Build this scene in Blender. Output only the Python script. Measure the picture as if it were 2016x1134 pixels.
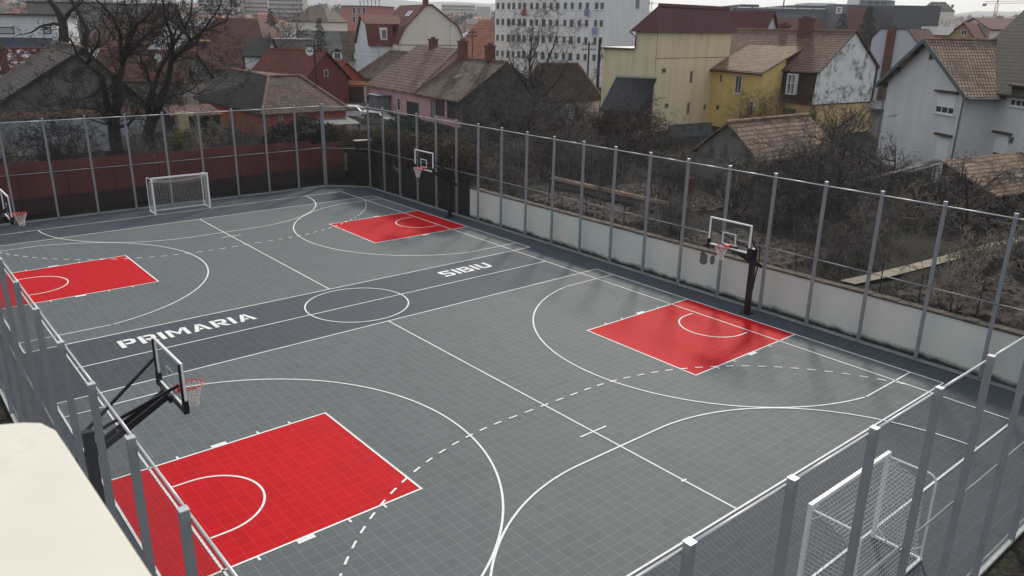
import bpy, math, random
from mathutils import Vector, Matrix
R_ = math.radians
for o in list(bpy.data.objects): bpy.data.objects.remove(o)
scene = bpy.context.scene
col = scene.collection
# ------------------------------------------------------------------ camera
CP = Vector((-14.1274, -26.1681, 10.5067)); YAW, PIT, ROL, FPX = 0.701, 0.3218, 0.0184, 1545.85
fwd = Vector((math.sin(YAW)*math.cos(PIT), math.cos(YAW)*math.cos(PIT), -math.sin(PIT)))
r0 = Vector((math.cos(YAW), -math.sin(YAW), 0)); u0 = r0.cross(fwd)
rgt = r0*math.cos(ROL)+u0*math.sin(ROL); upv = u0*math.cos(ROL)-r0*math.sin(ROL)
cd = bpy.data.cameras.new('camera'); cam = bpy.data.objects.new('camera', cd); col.objects.link(cam)
cam.matrix_world = Matrix(((rgt.x, upv.x, -fwd.x, CP.x), (rgt.y, upv.y, -fwd.y, CP.y), (rgt.z, upv.z, -fwd.z, CP.z), (0, 0, 0, 1)))
cd.sensor_width = 36; cd.lens = 36*FPX/2016; cd.clip_start = 0.05; cd.clip_end = 20000
cd.dof.use_dof = True; cd.dof.focus_distance = 30; cd.dof.aperture_fstop = cd.lens/4.0
scene.camera = cam
# ------------------------------------------------------------------ light
SUN_AZ, SUN_EL = R_(55), R_(36)
w = bpy.data.worlds.new('World'); scene.world = w; w.use_nodes = True
wn = w.node_tree; bg = wn.nodes['Background']
sky = wn.nodes.new('ShaderNodeTexSky'); sky.sky_type = 'NISHITA'; sky.sun_disc = False
sky.sun_elevation = SUN_EL; sky.sun_rotation = SUN_AZ; sky.air_density = 1.0; sky.dust_density = 1.6; sky.ozone_density = 1.0
# thin veil of high cloud over the sky
wtc = wn.nodes.new('ShaderNodeTexCoord'); wmp = wn.nodes.new('ShaderNodeMapping'); wmp.inputs['Scale'].default_value = (1, 1, 3.5); wn.links.new(wtc.outputs['Generated'], wmp.inputs[0])
wno = wn.nodes.new('ShaderNodeTexNoise'); wno.inputs['Scale'].default_value = 2.6; wno.inputs['Detail'].default_value = 7; wn.links.new(wmp.outputs[0], wno.inputs['Vector'])
wmr = wn.nodes.new('ShaderNodeMapRange'); wmr.inputs[1].default_value = .35; wmr.inputs[2].default_value = .65; wmr.inputs[3].default_value = .62; wmr.inputs[4].default_value = .95; wn.links.new(wno.outputs[0], wmr.inputs[0])
wmx = wn.nodes.new('ShaderNodeMix'); wmx.data_type = 'RGBA'; wn.links.new(wmr.outputs[0], wmx.inputs[0]); wn.links.new(sky.outputs[0], wmx.inputs[6]); wmx.inputs[7].default_value = (8.3, 8.7, 9.2, 1)
wn.links.new(wmx.outputs[2], bg.inputs['Color']); bg.inputs['Strength'].default_value = 0.095
sd = bpy.data.lights.new('sun', 'SUN'); sd.energy = 2.8; sd.angle = R_(6); sd.color = (1, .92, .80)
so = bpy.data.objects.new('sun', sd); col.objects.link(so)
sdir = Vector((math.sin(SUN_AZ)*math.cos(SUN_EL), math.cos(SUN_AZ)*math.cos(SUN_EL), math.sin(SUN_EL)))
so.rotation_euler = sdir.to_track_quat('Z', 'Y').to_euler(); so.location = (60, 60, 60)
scene.view_settings.view_transform = 'Standard'; scene.view_settings.look = 'None'; scene.view_settings.exposure = 0.0; scene.view_settings.gamma = 1.0
scene.render.engine = 'CYCLES'
scene.cycles.transparent_max_bounces = 24; scene.cycles.max_bounces = 6
scene.cycles.volume_bounces = 2
# ------------------------------------------------------------------ pixel <-> place
def ray(X, Y): return fwd*FPX+rgt*(X-1008)-upv*(Y-567)
Fh = Vector((math.sin(YAW), math.cos(YAW), 0)); Rh = Vector((math.cos(YAW), -math.sin(YAW), 0))
def P(X, Y, z):
    d = ray(X, Y); return CP+d*((z-CP.z)/d.z)
def PD(X, Y, D):
    d = ray(X, Y); return CP+d*(D/d.dot(Fh))
def PX(X, Y, x):
    d = ray(X, Y); return CP+d*((x-CP.x)/d.x)
def PY(X, Y, y):
    d = ray(X, Y); return CP+d*((y-CP.y)/d.y)
def proj(v):
    d = Vector(v)-CP; return 1008+FPX*d.dot(rgt)/d.dot(fwd), 567-FPX*d.dot(upv)/d.dot(fwd)
# ------------------------------------------------------------------ materials
def sr(r, g, b):
    f = lambda c: ((c/255+.055)/1.055)**2.4 if c > 10 else c/255/12.92
    return (f(r), f(g), f(b), 1)
def lin(c): return (c[0], c[1], c[2], 1) if len(c) == 3 else c
_m = {}
def mat(name, color, rough=.8, metal=0., var=.15, scale=3., bump=0., bscale=40., spec=.5, streak=0., coords='Object', trans=0., dark=None, dscale=.6, dth=.55):
    """plain painted / mineral surface with noise variation, streaks and optional patches"""
    if name in _m: return _m[name]
    m = bpy.data.materials.new(name); m.use_nodes = True; nt = m.node_tree; N = nt.nodes; L = nt.links
    b = N['Principled BSDF']; b.inputs['Roughness'].default_value = rough; b.inputs['Metallic'].default_value = metal
    b.inputs['Specular IOR Level'].default_value = spec
    tc = N.new('ShaderNodeTexCoord'); c = lin(color)
    n = N.new('ShaderNodeTexNoise'); n.inputs['Scale'].default_value = scale; n.inputs['Detail'].default_value = 6
    L.new(tc.outputs[coords], n.inputs['Vector'])
    mr = N.new('ShaderNodeMapRange'); mr.inputs[1].default_value = .25; mr.inputs[2].default_value = .75
    mr.inputs[3].default_value = 1-var; mr.inputs[4].default_value = 1+var
    L.new(n.outputs[0], mr.inputs[0])
    hs = N.new('ShaderNodeHueSaturation'); hs.inputs['Color'].default_value = c; L.new(mr.outputs[0], hs.inputs['Value'])
    out = hs.outputs[0]
    if streak > 0:
        mp = N.new('ShaderNodeMapping'); mp.inputs['Scale'].default_value = (.9, .9, .1); L.new(tc.outputs[coords], mp.inputs[0])
        n2 = N.new('ShaderNodeTexNoise'); n2.inputs['Scale'].default_value = 1.5; n2.inputs['Detail'].default_value = 4; L.new(mp.outputs[0], n2.inputs['Vector'])
        r2 = N.new('ShaderNodeMapRange'); r2.inputs[1].default_value = .45; r2.inputs[2].default_value = .75; r2.inputs[3].default_value = 1; r2.inputs[4].default_value = 1-streak*.8
        L.new(n2.outputs[0], r2.inputs[0])
        h2 = N.new('ShaderNodeHueSaturation'); L.new(out, h2.inputs['Color']); L.new(r2.outputs[0], h2.inputs['Value']); out = h2.outputs[0]
    if dark is not None:
        n3 = N.new('ShaderNodeTexNoise'); n3.inputs['Scale'].default_value = dscale; n3.inputs['Detail'].default_value = 8; n3.inputs['Roughness'].default_value = .7
        L.new(tc.outputs[coords], n3.inputs['Vector'])
        r3 = N.new('ShaderNodeMapRange'); r3.inputs[1].default_value = dth; r3.inputs[2].default_value = dth+.14; L.new(n3.outputs[0], r3.inputs[0])
        mx = N.new('ShaderNodeMix'); mx.data_type = 'RGBA'; L.new(r3.outputs[0], mx.inputs[0]); L.new(out, mx.inputs[6]); mx.inputs[7].default_value = lin(dark); out = mx.outputs[2]
    L.new(out, b.inputs['Base Color'])
    if bump > 0:
        n4 = N.new('ShaderNodeTexNoise'); n4.inputs['Scale'].default_value = bscale; n4.inputs['Detail'].default_value = 4; L.new(tc.outputs[coords], n4.inputs['Vector'])
        bp = N.new('ShaderNodeBump'); bp.inputs['Strength'].default_value = bump; bp.inputs['Distance'].default_value = .02
        L.new(n4.outputs[0], bp.inputs['Height']); L.new(bp.outputs[0], b.inputs['Normal'])
    _m[name] = m; return m
def tiles(name, c1, c2, gap=(.02, .017, .015), tw=.2, th=.32, moss=None, mth=.5, ms=.9, rough=.85, seam=.025, bstr=.6):
    """roof covering: rows of tiles in the UV metres of each slope"""
    if name in _m: return _m[name]
    m = bpy.data.materials.new(name); m.use_nodes = True; nt = m.node_tree; N = nt.nodes; L = nt.links
    b = N['Principled BSDF']; b.inputs['Roughness'].default_value = rough; b.inputs['Specular IOR Level'].default_value = .3
    uv = N.new('ShaderNodeUVMap'); uv.uv_map = 'UV'
    # slight waviness of old rows
    nw = N.new('ShaderNodeTexNoise'); nw.inputs['Scale'].default_value = .6; L.new(uv.outputs[0], nw.inputs['Vector'])
    va = N.new('ShaderNodeVectorMath'); va.operation = 'MULTIPLY_ADD'; L.new(nw.outputs['Color'], va.inputs[0]); va.inputs[1].default_value = (0, .25, 0); L.new(uv.outputs[0], va.inputs[2])
    bt = N.new('ShaderNodeTexBrick'); bt.inputs['Scale'].default_value = 1; bt.inputs['Brick Width'].default_value = tw; bt.inputs['Row Height'].default_value = th
    bt.inputs['Mortar Size'].default_value = seam*1.7; bt.inputs['Mortar Smooth'].default_value = .3; bt.inputs['Bias'].default_value = 0
    bt.inputs['Color1'].default_value = lin(c1); bt.inputs['Color2'].default_value = lin(c2); bt.inputs['Mortar'].default_value = lin(gap)
    L.new(va.outputs[0], bt.inputs['Vector'])
    n = N.new('ShaderNodeTexNoise'); n.inputs['Scale'].default_value = .5; n.inputs['Detail'].default_value = 8; n.inputs['Roughness'].default_value = .65
    tc = N.new('ShaderNodeTexCoord'); L.new(tc.outputs['Object'], n.inputs['Vector'])
    mr = N.new('ShaderNodeMapRange'); mr.inputs[1].default_value = .3; mr.inputs[2].default_value = .7; mr.inputs[3].default_value = .72; mr.inputs[4].default_value = 1.25; L.new(n.outputs[0], mr.inputs[0])
    hs = N.new('ShaderNodeHueSaturation'); L.new(bt.outputs['Color'], hs.inputs['Color']); L.new(mr.outputs[0], hs.inputs['Value']); out = hs.outputs[0]
    if moss is not None:
        n3 = N.new('ShaderNodeTexNoise'); n3.inputs['Scale'].default_value = ms; n3.inputs['Detail'].default_value = 10 if ms < 2 else 2; n3.inputs['Roughness'].default_value = .75; L.new(tc.outputs['Object'], n3.inputs['Vector'])
        r3 = N.new('ShaderNodeMapRange'); r3.inputs[1].default_value = mth; r3.inputs[2].default_value = mth+.12; r3.inputs[4].default_value = .85; L.new(n3.outputs[0], r3.inputs[0])
        mx = N.new('ShaderNodeMix'); mx.data_type = 'RGBA'; L.new(r3.outputs[0], mx.inputs[0]); L.new(out, mx.inputs[6]); mx.inputs[7].default_value = lin(moss); out = mx.outputs[2]
    L.new(out, b.inputs['Base Color'])
    sx = N.new('ShaderNodeSeparateXYZ'); L.new(va.outputs[0], sx.inputs[0])
    dv = N.new('ShaderNodeMath'); dv.operation = 'DIVIDE'; L.new(sx.outputs[1], dv.inputs[0]); dv.inputs[1].default_value = th
    fr = N.new('ShaderNodeMath'); fr.operation = 'FRACT'; L.new(dv.outputs[0], fr.inputs[0])
    iv = N.new('ShaderNodeMath'); iv.operation = 'SUBTRACT'; iv.inputs[0].default_value = 1; L.new(fr.outputs[0], iv.inputs[1])
    bp = N.new('ShaderNodeBump'); bp.inputs['Strength'].default_value = bstr; bp.inputs['Distance'].default_value = .06; L.new(iv.outputs[0], bp.inputs['Height']); L.new(bp.outputs[0], b.inputs['Normal'])
    _m[name] = m; return m
def glass(name, tint=(.05, .06, .07), rough=.08):
    if name in _m: return _m[name]
    m = bpy.data.materials.new(name); m.use_nodes = True; b = m.node_tree.nodes['Principled BSDF']
    b.inputs['Base Color'].default_value = lin(tint); b.inputs['Roughness'].default_value = rough; b.inputs['Specular IOR Level'].default_value = .6
    _m[name] = m; return m
# ------------------------------------------------------------------ mesh builder
ORG = Vector((0, 0, 0))
def setorg(v):
    global ORG; ORG = Vector(v)
class MB:
    def __init__(s): s.v = []; s.f = []; s.uv = {}
    def poly(s, pts, uv=None):
        i = len(s.v); s.v += [tuple(p) for p in pts]; s.f.append(tuple(range(i, i+len(pts))))
        if uv: s.uv[len(s.f)-1] = uv
    def hexa(s, b, t):
        """closed solid between bottom loop b and top loop t"""
        i = len(s.v); n = len(b); s.v += [tuple(p) for p in b]+[tuple(p) for p in t]
        s.f.append(tuple(range(i+n-1, i-1, -1))); s.f.append(tuple(range(i+n, i+2*n)))
        for k in range(n): s.f.append((i+k, i+(k+1) % n, i+n+(k+1) % n, i+n+k))
    def box(s, x0, y0, z0, x1, y1, z1):
        s.hexa([(x0, y0, z0), (x1, y0, z0), (x1, y1, z0), (x0, y1, z0)], [(x0, y0, z1), (x1, y0, z1), (x1, y1, z1), (x0, y1, z1)])
    def bar(s, a, b, w, h=None, up=(0, 0, 1)):
        a = Vector(a); b = Vector(b); h = w if h is None else h; d = (b-a).normalized(); u = Vector(up)
        if abs(d.dot(u)) > .98: u = Vector((0, 1, 0))
        x = d.cross(u).normalized(); y = x.cross(d).normalized(); x = x*w/2; y = y*h/2
        s.hexa([a-x-y, a+x-y, a+x+y, a-x+y], [b-x-y, b+x-y, b+x+y, b-x+y])
    def tube(s, pts, rad, n=6, cap=True):
        pts = [Vector(p) for p in pts]; k = len(pts)
        if not isinstance(rad, (list, tuple)): rad = [rad]*k
        base = len(s.v); d0 = (pts[1]-pts[0]).normalized(); ref = Vector((0, 0, 1)) if abs(d0.z) < .9 else Vector((1, 0, 0))
        x = d0.cross(ref).normalized()
        for i in range(k):
            d = (pts[min(i+1, k-1)]-pts[max(i-1, 0)]).normalized()
            x = (x-d*x.dot(d)); x = x.normalized() if x.length > 1e-6 else d.orthogonal().normalized(); y = d.cross(x)
            for j in range(n):
                a = 2*math.pi*j/n; q = pts[i]+(x*math.cos(a)+y*math.sin(a))*rad[i]; s.v.append((q.x, q.y, q.z))
        for i in range(k-1):
            for j in range(n):
                a = base+i*n+j; b = base+i*n+(j+1) % n; s.f.append((a, b, b+n, a+n))
        if cap:
            s.f.append(tuple(base+j for j in range(n-1, -1, -1))); s.f.append(tuple(base+(k-1)*n+j for j in range(n)))
    def slab(s, pts, th, uvs=None):
        """top polygon pts (world) given thickness downward along -z"""
        t = [Vector(p) for p in pts]; b = [p-Vector((0, 0, th)) for p in t]; i = len(s.v); n = len(t)
        s.v += [tuple(p) for p in b]+[tuple(p) for p in t]
        s.f.append(tuple(range(i+n-1, i-1, -1))); s.f.append(tuple(range(i+n, i+2*n)))
        if uvs: s.uv[len(s.f)-1] = uvs
        for k in range(n): s.f.append((i+k, i+(k+1) % n, i+n+(k+1) % n, i+n+k))
    def slope(s, a, b, c, d, th=.14):
        """roof slope quad/tri: a,b along the eave, c,d along the ridge; uv in metres"""
        a, b, c, d = map(Vector, (a, b, c, d)); e = (b-a).normalized()
        nn = e.cross((d-a) if (d-a).length > .01 else (c-a)).normalized(); g = nn.cross(e).normalized()
        if g.z < 0: g = -g
        pts = [a, b, c, d] if (c-d).length > .02 else [a, b, c]
        s.slab(pts, th, [((p-a).dot(e), (p-a).dot(g)) for p in pts])
    def build(s, name, m, parent=None, smooth=False):
        me = bpy.data.meshes.new(name); o = ORG
        me.from_pydata([(v[0]-o.x, v[1]-o.y, v[2]-o.z) for v in s.v], [], s.f)
        if s.uv:
            ul = me.uv_layers.new(name='UV')
            for fi, uvs in s.uv.items():
                for li, q in zip(me.polygons[fi].loop_indices, uvs): ul.data[li].uv = q
        me.materials.append(m)
        if smooth: me.polygons.foreach_set('use_smooth', [True]*len(me.polygons))
        me.update(); ob = bpy.data.objects.new(name, me); col.objects.link(ob)
        if parent is not None: ob.parent = parent
        else: ob.location = o
        return ob
def tag(o, label=None, cat=None, group=None, kind=None):
    if label: o['label'] = label
    if cat: o['category'] = cat
    if group: o['group'] = group
    if kind: o['kind'] = kind
    return o
def thing(name, label, cat, loc=(0, 0, 0), group=None):
    o = bpy.data.objects.new(name, None); col.objects.link(o); o.location = loc; o.empty_display_size = .2
    setorg(loc); return tag(o, label, cat, group)
def copytree(o, parent=None):
    c = o.copy(); col.objects.link(c)
    if parent is not None: c.parent = parent
    for ch in list(o.children): copytree(ch, c)
    return c
def place(root, loc, rz=0., label=None, s=None):
    root.location = loc; root.rotation_euler = (0, 0, rz)
    if label: root['label'] = label
    if s: root.scale = (s, s, s) if not isinstance(s, tuple) else s
    return root

# ================================================================== GROUND
def gz(x, y):
    d_ = math.hypot(x, y)
    if d_ > 300: return .8+(d_-300)*.024
    if x > 12.7: 
        a = 1.42 if y < 9.3 else 1.42-min(1, (y-9.3)/6)*.9
        b = .8; t = min(1, max(0, (x-14)/20)); return a*(1-t)+b*t if y < 40 else .8
    if y > 23.9: return min(1, (y-23.9)/14)*.75+.02
    return -.03
def axis(lo, hi, stops, step):
    out = []; x = lo
    while x < hi: out.append(x); x += step
    return sorted(set([round(v, 3) for v in out+[hi]+stops]))
xs = [-3000, -900, -300, -120]+axis(-60, 120, [12.68, 12.72], 2.0)+[160, 240]+list(range(300, 1900, 130))+[2000, 2600, 3300, 4200]
ys = [-3000, -600, -200]+axis(-60, 120, [9.3, 23.88, 23.92], 2.0)+[160, 240]+list(range(300, 1900, 130))+[2000, 2600, 3300, 4200]
g = MB()
random.seed(3)
for x in xs:
    for y in ys:
        z = gz(x, y)
        if (x > 15 or y > 26) and x < 130 and y < 130 and x > -70: z += random.uniform(-.08, .08)
        g.v.append((x, y, z))
ny = len(ys)
for i in range(len(xs)-1):
    for j in range(ny-1): a = i*ny+j; g.f.append((a, a+ny, a+ny+1, a+1))
def ground_mat():
    m = bpy.data.materials.new('soil and dry grass'); m.use_nodes = True; N = m.node_tree.nodes; L = m.node_tree.links; b = N['Principled BSDF']; b.inputs['Roughness'].default_value = .95; b.inputs['Specular IOR Level'].default_value = .15
    tc = N.new('ShaderNodeTexCoord')
    n = N.new('ShaderNodeTexNoise'); n.inputs['Scale'].default_value = .35; n.inputs['Detail'].default_value = 9; n.inputs['Roughness'].default_value = .7; L.new(tc.outputs['Object'], n.inputs['Vector'])
    cr = N.new('ShaderNodeValToRGB'); e = cr.color_ramp.elements; e[0].position = .33; e[0].color = (.011, .010, .010, 1); e[1].position = .72; e[1].color = (.062, .053, .043, 1)
    k = e.new(.5); k.color = (.023, .020, .018, 1); k = e.new(.6); k.color = (.028, .029, .018, 1)
    L.new(n.outputs[0], cr.inputs[0])
    n2 = N.new('ShaderNodeTexNoise'); n2.inputs['Scale'].default_value = 9; n2.inputs['Detail'].default_value = 6; L.new(tc.outputs['Object'], n2.inputs['Vector'])
    hs = N.new('ShaderNodeHueSaturation'); L.new(cr.outputs[0], hs.inputs['Color']); mr = N.new('ShaderNodeMapRange'); mr.inputs[1].default_value = .3; mr.inputs[2].default_value = .7; mr.inputs[3].default_value = .5; mr.inputs[4].default_value = 1.6
    L.new(n2.outputs[0], mr.inputs[0]); L.new(mr.outputs[0], hs.inputs['Value']); L.new(hs.outputs[0], b.inputs['Base Color'])
    bp = N.new('ShaderNodeBump'); bp.inputs['Strength'].default_value = .7; bp.inputs['Distance'].default_value = .08; L.new(n2.outputs[0], bp.inputs['Height']); L.new(bp.outputs[0], b.inputs['Normal'])
    return m
tag(g.build('ground', ground_mat()), kind='structure')

# ================================================================== COURT
HX, HL, HW = 11.04, 2.32, 17.64
FX0, FX1, FY0, FY1 = -12.1, 12.28, -22.1, 22.2
def court_mat(name, c, line, la=.45, rough=.56, spec=.22):
    m = bpy.data.materials.new(name); m.use_nodes = True; N = m.node_tree.nodes; L = m.node_tree.links; b = N['Principled BSDF']
    tc = N.new('ShaderNodeTexCoord'); sx = N.new('ShaderNodeSeparateXYZ'); L.new(tc.outputs['Object'], sx.inputs[0])
    def M(op, a, bb=None):
        k = N.new('ShaderNodeMath'); k.operation = op
        for i, q in enumerate((a, bb)):
            if q is None: continue
            if isinstance(q, (int, float)): k.inputs[i].default_value = q
            else: L.new(q, k.inputs[i])
        return k.outputs[0]
    T = .305
    def grid(o, off, wd):
        fr = M('FRACT', M('DIVIDE', M('ADD', o, off), T)); d = M('ABSOLUTE', M('SUBTRACT', fr, .5)); return M('GREATER_THAN', d, .5-wd/T/2)
    gl = M('MAXIMUM', grid(sx.outputs[0], 100*T, .010), grid(sx.outputs[1], 100*T, .010))
    # each snapped tile a hair lighter or darker
    fl = N.new('ShaderNodeVectorMath'); fl.operation = 'SNAP'; fl.inputs[1].default_value = (T, T, 10); L.new(tc.outputs['Object'], fl.inputs[0])
    wn_ = N.new('ShaderNodeTexWhiteNoise'); wn_.noise_dimensions = '3D'; L.new(fl.outputs[0], wn_.inputs['Vector'])
    n = N.new('ShaderNodeTexNoise'); n.inputs['Scale'].default_value = .35; n.inputs['Detail'].default_value = 7; n.inputs['Roughness'].default_value = .6; L.new(tc.outputs['Object'], n.inputs['Vector'])
    val = M('ADD', M('MULTIPLY', wn_.outputs[0], .11), M('ADD', M('MULTIPLY', n.outputs[0], .34), .795))
    hs = N.new('ShaderNodeHueSaturation'); hs.inputs['Color'].default_value = lin(c); L.new(val, hs.inputs['Value'])
    mx = N.new('ShaderNodeMix'); mx.data_type = 'RGBA'; L.new(M('MULTIPLY', gl, la), mx.inputs[0]); L.new(hs.outputs[0], mx.inputs[6]); mx.inputs[7].default_value = lin(line)
    L.new(mx.outputs[2], b.inputs['Base Color'])
    # fine ribs of the sport tiles
    rb = M('SINE', M('MULTIPLY', sx.outputs[0], 2*math.pi/.0254)); rc = M('SINE', M('MULTIPLY', sx.outputs[1], 2*math.pi/.0254))
    bp = N.new('ShaderNodeBump'); bp.inputs['Strength'].default_value = .12; bp.inputs['Distance'].default_value = .003; L.new(M('ADD', rb, rc), bp.inputs['Height'])
    rr = M('ADD', M('MULTIPLY', n.outputs[0], .12), rough+.06); L.new(rr, b.inputs['Roughness'])
    b.inputs['Specular IOR Level'].default_value = spec
    return m
GREY = court_mat('grey sport tiles', (.108, .124, .130), (.32, .35, .35))
DARK = court_mat('dark blue grey sport tiles', (.058, .069, .085), (.2, .22, .25))
RED = court_mat('red sport tiles', (.48, .004, .010), (.7, .09, .09), .4, spec=.12)
WHITE = court_mat('white court paint', (.78, .79, .78), (.4, .4, .4), .5)
setorg((0, 0, 0))
m_ = MB()
cx0, cx1, cy0, cy1, ch = FX0+.06, FX1-.1, FY0+.06, FY1-.06, 2.0
m_.hexa([(cx0+ch, cy0, -.03), (cx1-ch, cy0, -.03), (cx1, cy0+ch, -.03), (cx1, cy1-ch, -.03), (cx1-ch, cy1, -.03), (cx0+ch, cy1, -.03), (cx0, cy1-ch, -.03), (cx0, cy0+ch, -.03)],
        [(cx0+ch, cy0, 0), (cx1-ch, cy0, 0), (cx1, cy0+ch, 0), (cx1, cy1-ch, 0), (cx1-ch, cy1, 0), (cx0+ch, cy1, 0), (cx0, cy1-ch, 0), (cx0, cy0+ch, 0)])
court = tag(m_.build('court_floor', DARK), kind='structure')
def rect(mb, x0, y0, x1, y1, z): mb.poly([(x0, y0, z), (x1, y0, z), (x1, y1, z), (x0, y1, z)])
for s in (-1, 1):
    q = MB(); rect(q, -HX, min(s*HL, s*HW), HX, max(s*HL, s*HW), .004); q.build('basketball_court', GREY, court)
CY = (HL+HW)/2
for sy in (-1, 1):
    for sx_ in (-1, 1):
        q = MB(); xa, xb = sorted((sx_*HX, sx_*(HX-5.8))); rect(q, xa, sy*CY-2.45, xb, sy*CY+2.45, .008); q.build('key_area', RED, court)
ln = MB(); ZL = .0125; LW = .055
def seg(x0, y0, x1, y1, w=LW, z=ZL):
    d = Vector((x1-x0, y1-y0, 0)); n = Vector((-d.y, d.x, 0)).normalized()*w/2; a = Vector((x0, y0, z)); b = Vector((x1, y1, z))
    ln.poly([a-n, b-n, b+n, a+n])
def arc(cx, cy, r, a0, a1, w=LW, n=72, z=ZL, dash=None):
    tot = a1-a0
    if dash:
        L_ = abs(tot)*r; k = max(1, round(L_/dash/2)); st = tot/(2*k)
        for i in range(k): arc(cx, cy, r, a0+st*2*i+st*.5, a0+st*(2*i+1.5)-st*.0, w, 3, z)
        return
    pts = []
    for i in range(n+1):
        a = a0+tot*i/n; pts.append((math.cos(a), math.sin(a)))
    for i in range(n):
        (c0, s0), (c1, s1) = pts[i], pts[i+1]; ri, ro = r-w/2, r+w/2
        q = [(cx+ri*c0, cy+ri*s0, z), (cx+ro*c0, cy+ro*s0, z), (cx+ro*c1, cy+ro*s1, z), (cx+ri*c1, cy+ri*s1, z)]
        ln.poly(q if tot > 0 else q[::-1])
PI = math.pi
# lines lie at slightly different levels where they cross, 2 mm apart
Z2, Z3 = .0145, .0165
for s in (-1, 1):
    for y in (s*HL, s*HW): seg(-HX, y, HX, y)
    seg(0, s*(HL+.03), 0, s*(HW-.03), z=Z2)
    for x in (-HX, HX): seg(x, min(s*HL, s*HW), x, max(s*HL, s*HW), z=Z2)
    seg(s*10, -20, s*10, 20, z=Z3); seg(-10, s*20, 10, s*20, z=Z2)
    c = s*CY
    for t in (-1, 1):
        hx = t*9.44
        # key outline
        seg(t*(HX-5.8), c-2.45, t*(HX-5.8), c+2.45, z=Z2)
        for e in (-1, 1):
            seg(t*HX, c+e*2.45, t*(HX-5.83), c+e*2.45, z=Z3)
            for d in (1.75, 3.85, 4.75): seg(t*(HX-d), c+e*2.47, t*(HX-d), c+e*2.6, z=Z2)
            seg(t*(HX-2.8), c+e*2.47, t*(HX-2.8), c+e*2.6, w=.4, z=Z2)
            seg(t*HX, c+e*6.62, t*(HX-2.98), c+e*6.62, z=Z3)
        aa = math.asin(6.62/6.75)
        a0 = (PI-aa, PI+aa) if t > 0 else (-aa, aa)
        arc(hx, c, 6.75, a0[0], a0[1], z=Z3)
        arc(hx, c, 1.25, PI/2 if t > 0 else -PI/2, 3*PI/2 if t > 0 else PI/2, z=Z2)
        for e in (-1, 1): seg(hx, c+e*1.25, hx+t*.38, c+e*1.25, z=Z2)
    # handball goal area and dashed nine metre line
    g_ = s*20
    for t in (-1, 1):
        a0, a1 = (0, PI/2) if t > 0 else (PI, PI/2)
        if s < 0: arc(t*1.5, g_, 6, a0, a1, n=48, z=.0185)
        else: arc(t*1.5, g_, 6, -a0, -a1, n=48, z=.0185)
        am = math.acos((10-1.5)/9)
        b0, b1 = (am, PI/2) if t > 0 else (PI-am, PI/2)
        if s < 0: arc(t*1.5, g_, 9, b0, b1, dash=.27, z=.0185)
        else: arc(t*1.5, g_, 9, -b0, -b1, dash=.27, z=.0185)
    seg(-1.5, s*14, 1.5, s*14, z=.0185)
    for i in range(5): seg(-1.35+.6*i, s*11, -1.05+.6*i, s*11, z=.0185)
    seg(-.5, s*13, .5, s*13, z=.0185); seg(-.09, s*16.1, .09, s*16.1, z=.0185)
seg(-10, 0, 10, 0); arc(0, 0, 2.0, 0, 2*PI, z=Z3, n=96)
ln.build('line_markings', WHITE, court)
# stencilled words
G = {}
bowl = [(.34, 1), (.78, 1), (1, .86), (1, .5), (.78, .34), (.34, .34), (.34, .54), (.68, .54), (.73, .6), (.73, .76), (.68, .8), (.34, .8)]
G['P'] = (1, [[(0, 0), (.28, 0), (.28, 1), (0, 1)], bowl])
G['R'] = (1, [[(0, 0), (.28, 0), (.28, 1), (0, 1)], bowl, [(.42, .28), (.74, .3), (1.04, 0), (.72, 0)]])
G['I'] = (.28, [[(0, 0), (.28, 0), (.28, 1), (0, 1)]])
G['M'] = (1.3, [[(0, 0), (.26, 0), (.26, .86), (0, 1)], [(1.04, 0), (1.3, 0), (1.3, 1), (1.04, .86)], [(.08, 1), (.3, 1), (.65, .5), (1.0, 1), (1.22, 1), (.65, .16)]])
G['A'] = (1.16, [[(0, 0), (.28, 0), (.6, .72), (.56, 1), (.44, 1)], [(.88, 0), (1.16, 0), (.74, 1), (.62, 1), (.64, .7)], [(.42, .2), (.7, .2), (.62, .4), (.5, .4)]])
G['S'] = (1, [[(.1, 1), (1, 1), (1, .8), (.34, .8), (.28, .76), (.28, .66), (.34, .61), (.8, .59), (.98, .45), (.98, .14), (.84, 0), (.56, 0), (.56, .2), (.66, .2), (.71, .25), (.71, .36), (.66, .4), (.16, .42), (.01, .56), (.01, .88)], [(0, 0), (.5, 0), (.5, .2), (0, .2)]])
G['B'] = (1, [[(0, 0), (.28, 0), (.28, 1), (0, 1)], [(.34, 1), (.8, 1), (.95, .9), (.95, .6), (.88, .53), (1, .44), (1, .12), (.86, 0), (.34, 0), (.34, .2), (.66, .2), (.72, .26), (.72, .36), (.66, .41), (.34, .41), (.34, .6), (.64, .6), (.68, .66), (.68, .76), (.64, .8), (.34, .8)]])
G['U'] = (1, [[(0, .18), (.28, .28), (.28, 1), (0, 1)], [(.02, .12), (.16, 0), (.84, 0), (1, .16), (1, 1), (.73, 1), (.73, .3), (.67, .21), (.34, .21), (.28, .25)]])
def word(t, x0, x1, y0, y1, nm):
    gap = .2; tot = sum(G[c][0] for c in t)+gap*(len(t)-1); k = (x1-x0)/tot; x = x0; wb = MB()
    for c in t:
        for pl in G[c][1]: wb.poly([(x+a*k, y0+b*(y1-y0), ZL) for a, b in pl])
        x += (G[c][0]+gap)*k
    wb.build(nm, WHITE, court)
word('PRIMARIA', -8.42, -3.72, .82, 1.58, 'court_lettering'); word('SIBIU', 4.86, 7.52, .82, 1.58, 'court_lettering')
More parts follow.
